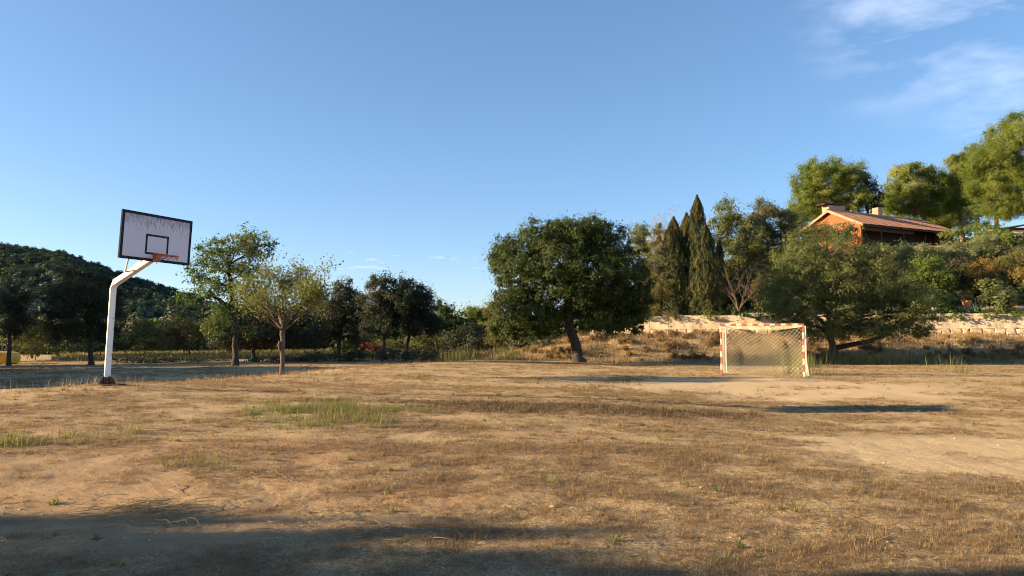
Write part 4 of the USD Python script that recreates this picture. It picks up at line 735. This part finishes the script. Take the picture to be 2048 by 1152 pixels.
# ------------------------------------------------------------------ wooded hill
def instancer(path, protos, pos, rotz, scale, idx, label, cat, kind='stuff'):
    pi = UsdGeom.PointInstancer.Define(stage, path); used.add(path)
    rel = pi.CreatePrototypesRel()
    for name, v, f, mt in protos:
        g = part(UsdGeom.Xform.Define(stage, path + '/prototypes'), name, v, f, mt, raw=True); rel.AddTarget(g.GetPath())
    pi.CreatePositionsAttr(Vt.Vec3fArray.FromNumpy(np.ascontiguousarray(pos, np.float32))); pi.CreateProtoIndicesAttr(Vt.IntArray.FromNumpy(np.ascontiguousarray(idx, np.int32)))
    q = np.zeros((len(pos), 4)); q[:, 0] = np.cos(rotz / 2); q[:, 3] = np.sin(rotz / 2)
    pi.CreateOrientationsAttr(Vt.QuathArray([Gf.Quath(float(a[0]), float(a[1]), float(a[2]), float(a[3])) for a in q]))
    s = np.asarray(scale, float); s = np.repeat(s[:, None], 3, 1) if s.ndim == 1 else s
    pi.CreateScalesAttr(Vt.Vec3fArray.FromNumpy(np.ascontiguousarray(s, np.float32)))
    tag(pi, label, cat, kind=kind); return pi
r = rng(900); protos = []
for k in range(6):
    n = 2600; nc = 46; c = unit(nc, r) * r.uniform(0.55, 1.0, (nc, 1)) * [3.0, 3.0, 3.2] + [0, 0, 5.2]; c[:, 2] = np.maximum(c[:, 2], 1.6)
    q = c[r.integers(0, nc, n)] + unit(n, r) * r.uniform(0, 1, (n, 1)) ** 0.5 * 0.95
    protos.append(('tree_crown',) + leaves(q, (q - [0, 0, 4.5]) / 3 + 0.5 * unit(n, r), 0.62, r, 0.6) + ('leaf_forest',))
yy = r.uniform(118, 285, 8000); uu = r.uniform(-0.86, -0.12, 8000); xx_ = uu * yy
keep = r.uniform(0, 1, 8000) < yy / 285; xx_, yy = xx_[keep], yy[keep]
instancer('/World/wooded_hill', protos, np.stack([xx_, yy, height(xx_, yy, False) - 0.8], -1), r.uniform(0, 6.28, len(xx_)), r.uniform(0.5, 0.95, len(xx_)), r.integers(0, 6, len(xx_)), 'dark wooded hillside sloping down behind the left trees', 'forest')
# scrub that fills the terrace slope between the named shrubs
protos = []
for k in range(4):
    n = 1300; nc = 24; c = unit(nc, r) * r.uniform(0.5, 1.0, (nc, 1)) * [1.1, 1.1, 0.8] + [0, 0, 0.8]; q = c[r.integers(0, nc, n)] + unit(n, r) * r.uniform(0, 1, (n, 1)) ** 0.5 * 0.4
    protos.append(('shrub_crown',) + leaves(q, (q - [0, 0, 0.5]) + 0.5 * unit(n, r), 0.22, r, 0.5) + (['leaf_grey', 'leaf_hedge', 'leaf_brown', 'leaf_holm'][k],))
yy = r.uniform(50, 135, 2600); xx_ = r.uniform(9.5, 130, 2600); uu = xx_ / yy
hz_ = np.array([38.1, 80.0]); lx_ = np.array([14.5, 7.3]) / 16.23; aa = (xx_ - hz_[0]) * lx_[0] + (yy - hz_[1]) * lx_[1]; bb = -(xx_ - hz_[0]) * lx_[1] + (yy - hz_[1]) * lx_[0]
keep = (yy > wall_y(xx_) + 1.0) & (uu < 0.95) & (uu > 0.15) & ~((aa > -3) & (aa < 19) & (bb > -12) & (bb < 10)); xx_, yy = xx_[keep], yy[keep]
SCRUB = [f'/World/terrace_scrub/prototypes/shrub_crown' + ('' if k == 0 else f'_{k:03d}') for k in range(4)]
instancer('/World/terrace_scrub', protos, np.stack([xx_, yy, height(xx_, yy, False) - 0.15], -1), r.uniform(0, 6.28, len(xx_)), r.uniform(0.6, 1.25, len(xx_)), r.integers(0, 4, len(xx_)), 'low scrub covering the slope above the wall', 'scrub')

yy = r.uniform(46.3, 57, 520); xx_ = r.uniform(-1, 42, 520); keep = (yy < wall_y(xx_) - 2.2) & (xx_ / yy < 0.8) & (xx_ > -1 + 0.3 * (yy - 46)); xx_, yy = xx_[keep], yy[keep]
instancer('/World/bank_brush', [('brush_clump', protos[2][1], protos[2][2], 'leaf_dry')], np.stack([xx_, yy, height(xx_, yy, False) - 0.1], -1), r.uniform(0, 6.28, len(xx_)), r.uniform(0.10, 0.34, len(xx_)), np.zeros(len(xx_), int), 'low brown brush on the face of the bank', 'brush')
yy = r.uniform(79, 112, 900); xx_ = r.uniform(-75, 8, 900); keep = (xx_ / yy > -0.75); xx_, yy = xx_[keep], yy[keep]
yy = np.append(yy, r.uniform(62, 80, 60)); xx_ = np.append(xx_, r.uniform(0.5, 12, 60))
instancer('/World/far_thicket', protos, np.stack([xx_, yy, height(xx_, yy, False) - 0.3], -1), r.uniform(0, 6.28, len(xx_)), r.uniform(1.3, 2.6, len(xx_)), r.choice([0, 1, 3, 3], len(xx_)), 'dark thicket beyond the meadow behind the left trees', 'thicket')

# ------------------------------------------------------------------ basketball hoop
def fit_board():
    from scipy.optimize import least_squares
    target = np.array([(245, 418), (384, 443), (377, 531), (237, 515)], float)
    loc = np.array([(-0.9, 0, 0.525), (0.9, 0, 0.525), (0.9, 0, -0.525), (-0.9, 0, -0.525)])
    def proj(p):
        d = p - EYE; dz = d @ FWD; return np.stack([CX + F * (d @ RIGHT) / dz, CY0 - F * (d @ UP) / dz], -1)
    fun = lambda q: (proj(loc @ Rot.from_rotvec(q[3:]).as_matrix().T + q[:3]) - target).ravel()
    s = least_squares(fun, [-8.2, 17, 3.9, 0, 0, 1.1]); return s.x
CY0 = 576.0
q = fit_board(); RB = Rot.from_rotvec(q[3:]).as_matrix(); bc = q[:3]
bX, bN, bU = RB[:, 0], -RB[:, 1], RB[:, 2]               # along the board, out of its face, up
Bp = lambda a, n, u: bc + bX * a + bN * n + bU * u
pb = at(213, 772, 17.75); pb[2] = H(pb[0], pb[1])
bend = at(227, 568, 17.75)
hoop = root('basketball_hoop', 'weathered basketball hoop on a bent white pole', 'basketball hoop', pb)
def prism(path, w, d, side):
    """A square tube along a polyline, mitred; w across (along side), d deep."""
    path = [np.asarray(p, float) for p in path]; rings = []
    for k, p in enumerate(path):
        t = (path[min(k + 1, len(path) - 1)] - path[max(k - 1, 0)]); t /= np.linalg.norm(t)
        e = side - (side @ t) * t; e /= np.linalg.norm(e); n = np.cross(t, e); w_, d_ = (w[k], d[k])
        if 0 < k < len(path) - 1:
            t1 = path[k] - path[k - 1]; t1 /= np.linalg.norm(t1); d_ = d_ / max(0.5, abs(t1 @ t))
        c = 0.12
        ring = [(a * w_ / 2, b * d_ / 2) for a, b in ((-1, -1 + c), (-1 + c, -1), (1 - c, -1), (1, -1 + c), (1, 1 - c), (1 - c, 1), (-1 + c, 1), (-1, 1 - c))]
        rings.append([p + e * a + n * b for a, b in ring])
    v = np.array(rings).reshape(-1, 3); f = []
    for k in range(len(path) - 1):
        for j in range(8): f.append([k * 8 + j, k * 8 + (j + 1) % 8, k * 8 + 8 + (j + 1) % 8, k * 8 + 8 + j])
    f = np.array(f); tri = np.vstack([f[:, [0, 1, 2]], f[:, [0, 2, 3]]]); m_ = (len(path) - 1) * 8
    caps = [[0, k + 1, k] for k in range(1, 7)] + [[m_, m_ + k, m_ + k + 1] for k in range(1, 7)]
    return v, np.vstack([tri, caps])
side = np.array([bX[0], bX[1], 0.0]); side /= np.linalg.norm(side)
ax = (bend - pb) / np.linalg.norm(bend - pb); pside = np.array([0.82, 0.572, 0])
arm_end = Bp(0.0, -0.10, -0.46)
part(hoop, 'pole', *prism([pb + ax * 0.0 - [0, 0, 0.05], bend - ax * 0.10, bend + (arm_end - bend) * 0.07], (0.132, 0.132, 0.132), (0.135, 0.135, 0.135), pside), 'paint_white', smooth=20)
part(hoop, 'arm', *prism([bend + (arm_end - bend) * 0.07, arm_end], (0.145, 0.135), (0.14, 0.11), side), 'paint_white', smooth=20)
nrm = np.array([-side[1], side[0], 0])
part(hoop, 'base_plate', *obox(pb + [0, 0, 0.015], side * 0.30, nrm * 0.30, (0, 0, 0.018), 0.006), 'rust')
for s1, d in ((1, side), (-1, side), (1, nrm), (-1, nrm)):
    e = d * s1; w = np.cross(e, [0, 0, 1.0]) * 0.008; a = pb + e * 0.075 + [0, 0, 0.03]; tri_ = np.array([a, a + e * 0.17, a + [0, 0, 0.22]])
    part(hoop, 'gusset', np.vstack([tri_ - w, tri_ + w]), np.array([[0, 1, 2], [3, 5, 4], [0, 3, 4], [0, 4, 1], [1, 4, 5], [1, 5, 2], [2, 5, 3], [2, 3, 0]]), 'rust')
part(hoop, 'base_sleeve', *prism([pb + [0, 0, 0.02], pb + ax * 0.20], (0.150, 0.147), (0.147, 0.145), pside), 'rust')
for t in (0.35, 0.52, 0.70): part(hoop, 'bolt', *rod(pb + (bend - pb) * t - nrm * 0.066, pb + (bend - pb) * t - nrm * 0.078, 0.009, 6), 'rust')
am = bend + (arm_end - bend) * 0.30
part(hoop, 'brace', *rod(am + [0, 0, 0.08], Bp(-0.62, -0.06, -0.50), 0.018, 8), 'paint_white_worn')
part(hoop, 'brace', *rod(am + [0, 0, 0.08] + side * 0.02, Bp(-0.12, -0.08, -0.36), 0.018, 8), 'paint_white_worn')
nx_, nz_ = 30, 18
gx, gz = np.meshgrid(np.linspace(-0.9, 0.9, nx_ + 1), np.linspace(-0.525, 0.525, nz_ + 1), indexing='ij')
fv = np.array([Bp(a, 0.018, b) for a, b in zip(gx.ravel(), gz.ravel())]); bv = np.array([Bp(a, -0.018, b) for a, b in zip(gx.ravel(), gz.ravel())])
uvc = np.stack([(gx.ravel() + 0.9) / 1.8, (gz.ravel() + 0.525) / 1.05, np.zeros(gx.size)], -1)
i, j = np.meshgrid(np.arange(nx_), np.arange(nz_), indexing='ij'); m1 = nz_ + 1; qf = np.stack([i * m1 + j, (i + 1) * m1 + j, (i + 1) * m1 + j + 1, i * m1 + j + 1], -1).reshape(-1, 4)
nv = len(fv); ring = [i_ * m1 for i_ in range(nx_ + 1)] + [nx_ * m1 + j_ for j_ in range(1, m1)] + [i_ * m1 + nz_ for i_ in range(nx_ - 1, -1, -1)] + [j_ for j_ in range(nz_ - 1, 0, -1)]
sd_ = np.array([[ring[k], nv + ring[k], nv + ring[(k + 1) % len(ring)], ring[(k + 1) % len(ring)]] for k in range(len(ring))])
board = part(hoop, 'backboard', np.vstack([fv, bv]), np.vstack([qf, qf[:, ::-1] + nv, sd_]), 'board', label='white backboard streaked with dark mould', colors=np.vstack([uvc, uvc]))
def bstrip(x0, x1, z0, z1, th=0.006, back=0.0, n0=0.018):
    return obox(Bp((x0 + x1) / 2, n0 + (th - back) / 2, (z0 + z1) / 2), bX * (x1 - x0) / 2, bN * (th + back) / 2, bU * (z1 - z0) / 2)
for a in ((-0.904, 0.904, 0.467, 0.529), (-0.904, 0.904, -0.529, -0.467), (-0.904, -0.842, -0.4665, 0.4665), (0.842, 0.904, -0.4665, 0.4665)):
    part(board, 'border_strip', *bstrip(*a, th=0.005, back=0.042), 'frame_black')
for a in ((-0.295, 0.295, 0.03, 0.075), (-0.295, 0.295, -0.375, -0.330), (-0.295, -0.250, -0.3295, 0.0295), (0.250, 0.295, -0.3295, 0.0295)):
    part(board, 'target_line', *bstrip(*a, th=0.004), 'frame_black')
brk = part(hoop, 'rim_bracket', *obox(Bp(0, 0.03, -0.43), bX * 0.09, bN * 0.012, bU * 0.09, 0.005), 'rim_paint', label='orange rusty rim bracket')
part(brk, 'bracket_arm', *obox(Bp(0, 0.105, -0.385), bX * 0.07, bN * 0.065, bU * 0.012, 0.004), 'rim_paint')
for s1 in (-1, 1): part(brk, 'bracket_stay', *rod(Bp(0.07 * s1, 0.035, -0.50), Bp(0.15 * s1, 0.20, -0.385), 0.010, 6), 'rim_paint')
RC = Bp(0, 0.17 + 0.225, -0.385); th = np.linspace(0, 2 * np.pi, 41)
part(hoop, 'rim', *tubes([(np.array([RC + bX * 0.225 * math.cos(t) + bN * 0.225 * math.sin(t) for t in th]), 0.012)], 8), 'rim_paint', smooth=True)
r = rng(55); lines = []
for k in range(12):
    t0, t1 = 2 * np.pi * k / 12, 2 * np.pi * (k + 1) / 12
    tt = np.linspace(t0, t1, 7); sag = (0.05 + 0.03 * r.uniform()) * np.sin(np.linspace(0, np.pi, 7))
    lines.append((np.array([RC + (bX * math.cos(t) + bN * math.sin(t)) * 0.215 - bU * (0.012 + s_) for t, s_ in zip(tt, sag)]), 0.006))
part(hoop, 'chain_loops', *tubes(lines, 5), 'chain', label='torn remains of a chain net')
for k in range(3):
    t = 2.2 + 0.8 * k; a = RC + (bX * math.cos(t) + bN * math.sin(t)) * 0.21
    part(hoop, 'chain_end', *tubes([(np.array([a - bU * 0.02, a - bU * 0.09 + bX * 0.015, a - bU * (0.13 + 0.04 * k) - bX * 0.01]), 0.007)], 5), 'chain')

# ------------------------------------------------------------------ goal
GL, GR = at(1443.5, 750, 30.6), at(1608.6, 757, 29.35)
GL[2] = H(*GL[:2]); GR[2] = H(*GR[:2])
goal = root('football_goal', 'small red and white football goal with a sagging net', 'football goal', (GL + GR) / 2)
gd = GR - GL; gw = np.linalg.norm(gd[:2]); gd = np.array([gd[0], gd[1], 0]) / gw; gb = np.array([-gd[1], gd[0], 0])
hw = 0.037
TOP = max(GL[2], GR[2]) + 2.03
def striped(name, a, b, first, n):
    a, b = np.asarray(a, float), np.asarray(b, float); d = b - a; L_ = np.linalg.norm(d); d /= L_
    e1 = gb if abs(d[2]) > 0.5 else np.array([0, 0, 1.0]); e2 = np.cross(d, e1)
    p = part(goal, name, *obox((a + b) / 2, d * L_ / 2, e1 * hw, e2 * hw, 0.008), 'paint_red')
    st = L_ / n
    for k in range(first, n, 2):
        c = a + d * st * (k + 0.5); w = st / 2 * (1.0 if k not in (0, n - 1) else 0.97)
        part(p, 'white_band', *obox(c, d * w, e1 * (hw + 0.003), e2 * (hw + 0.003), 0.008), 'paint_white_worn')
GLt, GRt = GL.copy(), GR.copy(); GLt[2] = GRt[2] = TOP
striped('post', GL - [0, 0, 0.03], GLt + [0, 0, 0], 1, 8); striped('post', GR - [0, 0, 0.03], GRt, 0, 8)
striped('crossbar', GLt + [0, 0, 0.04] - gd * hw, GRt + [0, 0, 0.04] + gd * hw, 1, 15)
DB = 1.05
for G in (GL, GR):
    s1 = 1 if G is GR else 0.9
    f0 = G + gb * DB + gd * 0.06; f0 = np.array([f0[0], f0[1], H(f0[0], f0[1])])
    part(goal, 'rear_upright', *rod(f0 - [0, 0, 0.03], (f0[0], f0[1], TOP - 0.02), 0.024, 8), 'paint_white')
    part(goal, 'top_bar', *rod(np.array([G[0], G[1], TOP + 0.02]) + gb * hw, (f0[0], f0[1], TOP - 0.01), 0.020, 8), 'paint_white_worn')
    part(goal, 'ground_bar', *rod(np.array([G[0], G[1], G[2] + 0.03]) + gb * hw, (f0[0], f0[1], f0[2] + 0.03), 0.020, 8), 'paint_white_worn')
# knotted net: back sheet, two sides and a roof, sagging between the supports
def netsheet(fun, nu, nv_):
    """fun(u, v) -> point; diamonds of two families of cords."""
    out = []
    for s1 in (1, -1):
        for k in range(-nv_, nu + nv_ + 1):
            pts = []
            for t in range(nv_ + 1):
                u = k + s1 * t
                if 0 <= u <= nu: pts.append(fun(u / nu, t / nv_))
                elif pts: break
            if len(pts) > 1: out.append((np.array(pts), 0.0058))
    return out
gz0 = min(GL[2], GR[2])
def back(u, v):
    p = GL + gd * gw * u + gb * (DB + 0.30 * math.sin(np.pi * u) * math.sin(np.pi * v) + 0.25 * v); sag = 0.26 * math.sin(np.pi * u) * (1 - v) + 0.07 * math.sin(5 * np.pi * u + 2 * v) * math.sin(np.pi * v)
    p[2] = TOP - 0.04 - sag - (TOP - gz0 - 0.04 - sag) * v; return p
def roofn(u, v):
    p = GL + gd * gw * u + gb * DB * v; p[2] = TOP + 0.02 - 0.16 * math.sin(np.pi * u) * v - 0.05 * v; return p
def sidel(G, sg):
    def f_(u, v):
        p = G + gb * (hw + DB * u) + gd * sg * (0.02 + 0.16 * v * v * math.sin(np.pi * u)); p[2] = TOP - 0.03 - (TOP - gz0 - 0.03) * v; return p
    return f_
part(goal, 'net', *tubes(netsheet(back, 17, 11), 3), 'net', label='sagging yellowish back net', kind='stuff')
part(goal, 'net', *tubes(netsheet(roofn, 17, 5), 3), 'net', kind='stuff')
part(goal, 'net', *tubes(netsheet(sidel(GL, -0.3), 5, 11), 3), 'net', kind='stuff')
part(goal, 'net', *tubes(netsheet(sidel(GR, 1.0), 5, 11), 3), 'net', kind='stuff')

# ------------------------------------------------------------------ grass, straw and litter
def blades(pos, L, w, r, lean=0.6, flatfrac=0.0, bend=0.5):
    n = len(pos); a = r.uniform(0, 2 * np.pi, n); ln = np.abs(r.normal(0, lean, n)); ln = np.where(r.uniform(0, 1, n) < flatfrac, r.uniform(1.35, 1.6, n), np.minimum(ln, 1.5))
    d = np.stack([np.cos(a) * np.sin(ln), np.sin(a) * np.sin(ln), np.cos(ln)], -1); L = L * r.uniform(0.5, 1.4, n); b = a + r.uniform(-1, 1, n) * 0.6 + np.pi / 2; s = np.stack([np.cos(b), np.sin(b), np.zeros(n)], -1) * (w * r.uniform(0.6, 1.3, n) / 2)[:, None]
    o = np.stack([np.cos(a), np.sin(a), -0.3 * np.ones(n)], -1) * (bend * L * r.uniform(0, 0.6, n))[:, None] * (ln < 1.3)[:, None]
    mid = pos + d * (L * 0.55)[:, None] + o * 0.25; tip = pos + d * L[:, None] + o; tip[:, 2] = np.maximum(tip[:, 2], pos[:, 2] + 0.002)
    v = np.stack([pos - s, pos + s, mid + s * 0.8, mid - s * 0.8, tip], 1).reshape(-1, 3); k = 5 * np.arange(n)[:, None]
    f = np.concatenate([k + [0, 1, 2], k + [0, 2, 3], k + [3, 2, 4]], 1).reshape(-1, 3)
    return v, f
def patch(size, ntuft, per, L, w, r, litter, base=-0.006, tr=0.03, lean=0.6, var=0.55):
    """A piece of turf: tufts that crowd together round a few centres, with fallen blades between them."""
    nc = max(2, ntuft // 2); cc = r.uniform(-size / 2, size / 2, (nc, 2)); c = cc[r.integers(0, nc, ntuft)] + r.normal(size=(ntuft, 2)) * size * 0.03
    hgt = r.lognormal(0, var, ntuft); i = np.repeat(np.arange(ntuft), per)
    p = np.column_stack([c[i] + r.normal(size=(len(i), 2)) * tr, np.full(len(i), base)])
    a = blades(p, np.minimum(L * hgt[i], 2.6 * L), w, r, lean)
    q = np.column_stack([r.uniform(-size / 2, size / 2, (litter, 2)), r.uniform(0.0, 0.012, litter)])
    return join([a, blades(q, L * 1.3, w * 1.1, r, 0.2, 1.0)])
def scatter(n, y0, y1, r, u=0.80):
    y = np.sqrt(r.uniform(y0 ** 2, y1 ** 2, n)); return r.uniform(-u, u, n) * y, y
r = rng(1234)
def grass(path, label, cat, protos, n, y0, y1, dens, sc=(0.75, 1.25), u=0.80):
    x, y = scatter(n, y0, y1, r, u); k = r.uniform(0, 1, n) < dens(x, y); x, y = x[k], y[k]
    instancer(path, protos, np.stack([x, y, height(x, y)], -1), r.uniform(0, 6.28, len(x)), r.uniform(*sc, len(x)), r.integers(0, len(protos), len(x)), label, cat)
lit = lambda x, y: grass_density(x, y)
grass('/World/near_dry_grass', 'short dry straw coloured grass in the foreground', 'grass', [('grass_tuft', *patch(0.5, 27, 14, 0.023, 0.0028, r, 420, tr=0.016, lean=1.05), 'blade_dry') for k in range(6)], 2000, 4.0, 10.5, lit)
grass('/World/dry_grass', 'dry grass across the middle of the field', 'grass', [('grass_tuft', *patch(0.9, 36, 13, 0.028, 0.0050, r, 420, tr=0.024, lean=1.05), 'blade_dry') for k in range(6)], 1700, 10, 22, lit)
grass('/World/far_dry_grass', 'dry grass at the far side of the field', 'grass', [('grass_tuft', *patch(1.6, 50, 12, 0.036, 0.0095, r, 340, tr=0.040, lean=1.05), 'blade_dry') for k in range(6)], 1700, 21, 56, lambda x, y: lit(x, y) * np.where(x > np.interp(y, EDGE_Y, EDGE_X) - 1, 1, 0.8) * np.where((y > 54) & (x > 7), 0, 1))
grass('/World/dark_band_grass', 'darker toned grass in a band across the middle of the field', 'grass', [('grass_tuft', *patch(0.8, 60, 11, 0.036, 0.006, r, 260, tr=0.035, lean=1.0), 'blade_dark') for k in range(3)], 2200, 13.5, 18.5, lambda x, y: 0.4 * ellipse(x, y, 0.8, 15.9, 4.6, 1.1, 1.3, 61, 0.9))  # blades in a darker tone, strewn over a ragged oval band
grass('/World/green_grass', 'patch of longer fresh green grass left of the middle', 'grass', [('grass_tuft', *patch(0.8, 26, 9, 0.085, 0.0055, r, 60, tr=0.06, lean=0.8), 'blade_green') for k in range(4)], 3200, 7, 19, lambda x, y: 0.42 * green_mask(x, y), sc=(0.5, 1.3))
grass('/World/green_sprigs', 'small green weeds scattered over the field', 'weeds', [('weed_sprig', *patch(0.10, 5, 9, 0.05, 0.007, r, 0, tr=0.015, lean=0.8), 'blade_green') for k in range(4)], 900, 4.5, 26, lambda x, y: 0.32 * np.ones_like(x) * (1 - 0.7 * sand_mask(x, y)))
grass('/World/straw', 'loose pale straw stalks lying on the bare earth', 'straw', [('straw_stalk', *blades(np.column_stack([r.normal(size=(14, 2)) * 0.22, r.uniform(0.003, 0.02, 14)]), 0.16, 0.006, r, 0.2, 1.0), 'blade_straw') for k in range(5)], 420, 4.5, 17, lambda x, y: np.where(x < 1, 0.6, 0.12))
# heaps of straw
HP = [(290, 1030), (330, 1042), (265, 1022), (660, 1055), (800, 1075), (430, 950), (110, 1075), (380, 840)]
r = rng(77); V = []
for px, py in HP:
    c = ground_at(px, py); n = 46 if py in (1030, 1042, 1022) else 16; sp = 0.16 if n > 20 else 0.25
    for k in range(n):
        a = c[:2] + r.normal(size=2) * sp; L_ = r.uniform(0.12, 0.42); t = r.normal(0.1, 0.6) + (np.pi if r.uniform() < 0.5 else 0); d = np.array([math.cos(t), math.sin(t) * 0.9]); b = r.normal(0, 0.08)
        pts = [np.append(a + d * L_ * s_ + np.array([-d[1], d[0]]) * b * math.sin(np.pi * s_), 0) for s_ in np.linspace(0, 1, 5)]; pts = np.array(pts); pts[:, 2] = height(pts[:, 0], pts[:, 1]) + r.uniform(0.004, 0.05 if n > 20 else 0.02) + 0.02 * np.sin(np.linspace(0, np.pi, 5))
        V.append((pts, np.linspace(0.0026, 0.0016, 5)))
g = part(None, 'straw_heap', *tubes(V, 4), 'blade_straw'); tag(g, 'tangled heaps of dry stalks on the bare ground at lower left', 'straw', kind='stuff')
# tall weeds: rim of the field, bank foot
def stalks(path, label, spots, L, w, mt, per, seed, spread=0.5, lean=0.22):
    r = rng(seed); P = []
    for px, D, k in spots:
        c = onground(px, D); P.append(np.column_stack([c[:2] + r.normal(size=(k, 2)) * spread, np.zeros(k)]))
    P = np.vstack(P); P[:, 2] = height(P[:, 0], P[:, 1]) - 0.02
    v, f = blades(P, L, w, r, lean, 0, 0.4); g = part(None, path, v, f, mt); tag(g, label, 'weeds', kind='stuff')
rim = [(px, d + rng(int(px)).uniform(-0.6, 0.8), 16) for px, d in zip(np.linspace(20, 1000, 40), np.interp(np.linspace(20, 1000, 40), [0, 212, 560, 800, 1000], [16.4, 17.8, 26, 35, 43]))]
stalks('dry_stalks', 'thin dry weed stalks along the rim of the field', rim + [(640, 27, 60), (625, 27, 40), (430, 24, 40), (475, 24, 30), (248, 18, 24)], 0.24, 0.006, 'blade_straw', 1, 81, 1.0)
stalks('green_weeds', 'tall green weeds at the foot of the bank and wall', [(905, 44, 160), (925, 44, 160), (1010, 45, 120), (1030, 45.5, 120), (1660, 44, 130), (1690, 43.5, 180), (1730, 43.5, 200), (1770, 43.5, 160), (1820, 44, 130), (1600, 40, 160), (1860, 44, 90), (1960, 45, 90), (2010, 45, 120), (1895, 33, 50), (1605, 31.4, 120), (1590, 42, 150)], 0.75, 0.018, 'blade_green', 1, 82, 0.5)
stalks('bank_grass', 'tall tawny grass on the bank in front of the wall', [(px, d, 90) for px in range(1060, 2060, 22) for d in (49.5, 52.5 - max(0, px - 1500) * 0.004)], 0.26, 0.016, 'blade_straw', 1, 83, 0.8)
stalks('bank_thatch', 'low brown growth on the face of the bank', [(px, d, 130) for px in range(1000, 2080, 22) for d in (46.5, 48.5, 50.5, 52.5)], 0.24, 0.022, 'blade_dry', 1, 84, 0.8)
# lit meadow strip beyond the verge
r = rng(91); x_ = r.uniform(-45, 2, 26000); y_ = r.uniform(54, 76, 26000); k = x_ / y_ > -0.62; P = np.column_stack([x_, y_, height(x_, y_) - 0.02])[k]
g = part(None, 'meadow_grass', *blades(P, 0.40, 0.045, r, 0.35), 'blade_field'); tag(g, 'yellow green meadow grass beyond the shaded verge', 'grass', kind='stuff')
# clods of dry earth
surf('clod', (0.24, 0.155, 0.088), (0.42, 0.300, 0.175), 5, 0.97, 0.6, 60, dist=0.01)
r = rng(97); protos = []
for k in range(5):
    t = trimesh.creation.icosphere(1, 1.0); vv = np.array(t.vertices) * r.uniform(0.6, 1.25, (42, 1)) * [1, 0.9, 0.6]; protos.append(('clod', vv, np.array(t.faces), 'clod'))
x_, y_ = scatter(9000, 4.2, 16, r); k = r.uniform(0, 1, 9000) < np.clip(0.55 + 2.5 * fb(x_, y_, 0.9, 3, 58), 0.05, 1) * (1 - 0.8 * sand_mask(x_, y_)); x_, y_ = x_[k], y_[k]; n = len(x_)
instancer('/World/earth_clods', protos, np.stack([x_, y_, height(x_, y_)], -1), r.uniform(0, 6.28, n), r.lognormal(-4.9, 0.4, n), r.integers(0, 5, n), 'small clods of dry earth lying over the field', 'clods')
# pebbles
r = rng(95); protos = []
for k in range(4):
    t = trimesh.creation.icosphere(1, 1.0); vv = np.array(t.vertices) * r.uniform(0.7, 1.2, (42, 1)) * [1, 0.8, 0.55]; protos.append(('pebble', vv, np.array(t.faces), 'pebble'))
x_, y_ = scatter(1500, 4.2, 20, r); instancer('/World/pebbles', protos, np.stack([x_, y_, height(x_, y_)], -1), r.uniform(0, 6.28, 1500), r.lognormal(-5.0, 0.35, 1500), r.integers(0, 4, 1500), 'small pale pebbles strewn over the earth', 'pebbles')
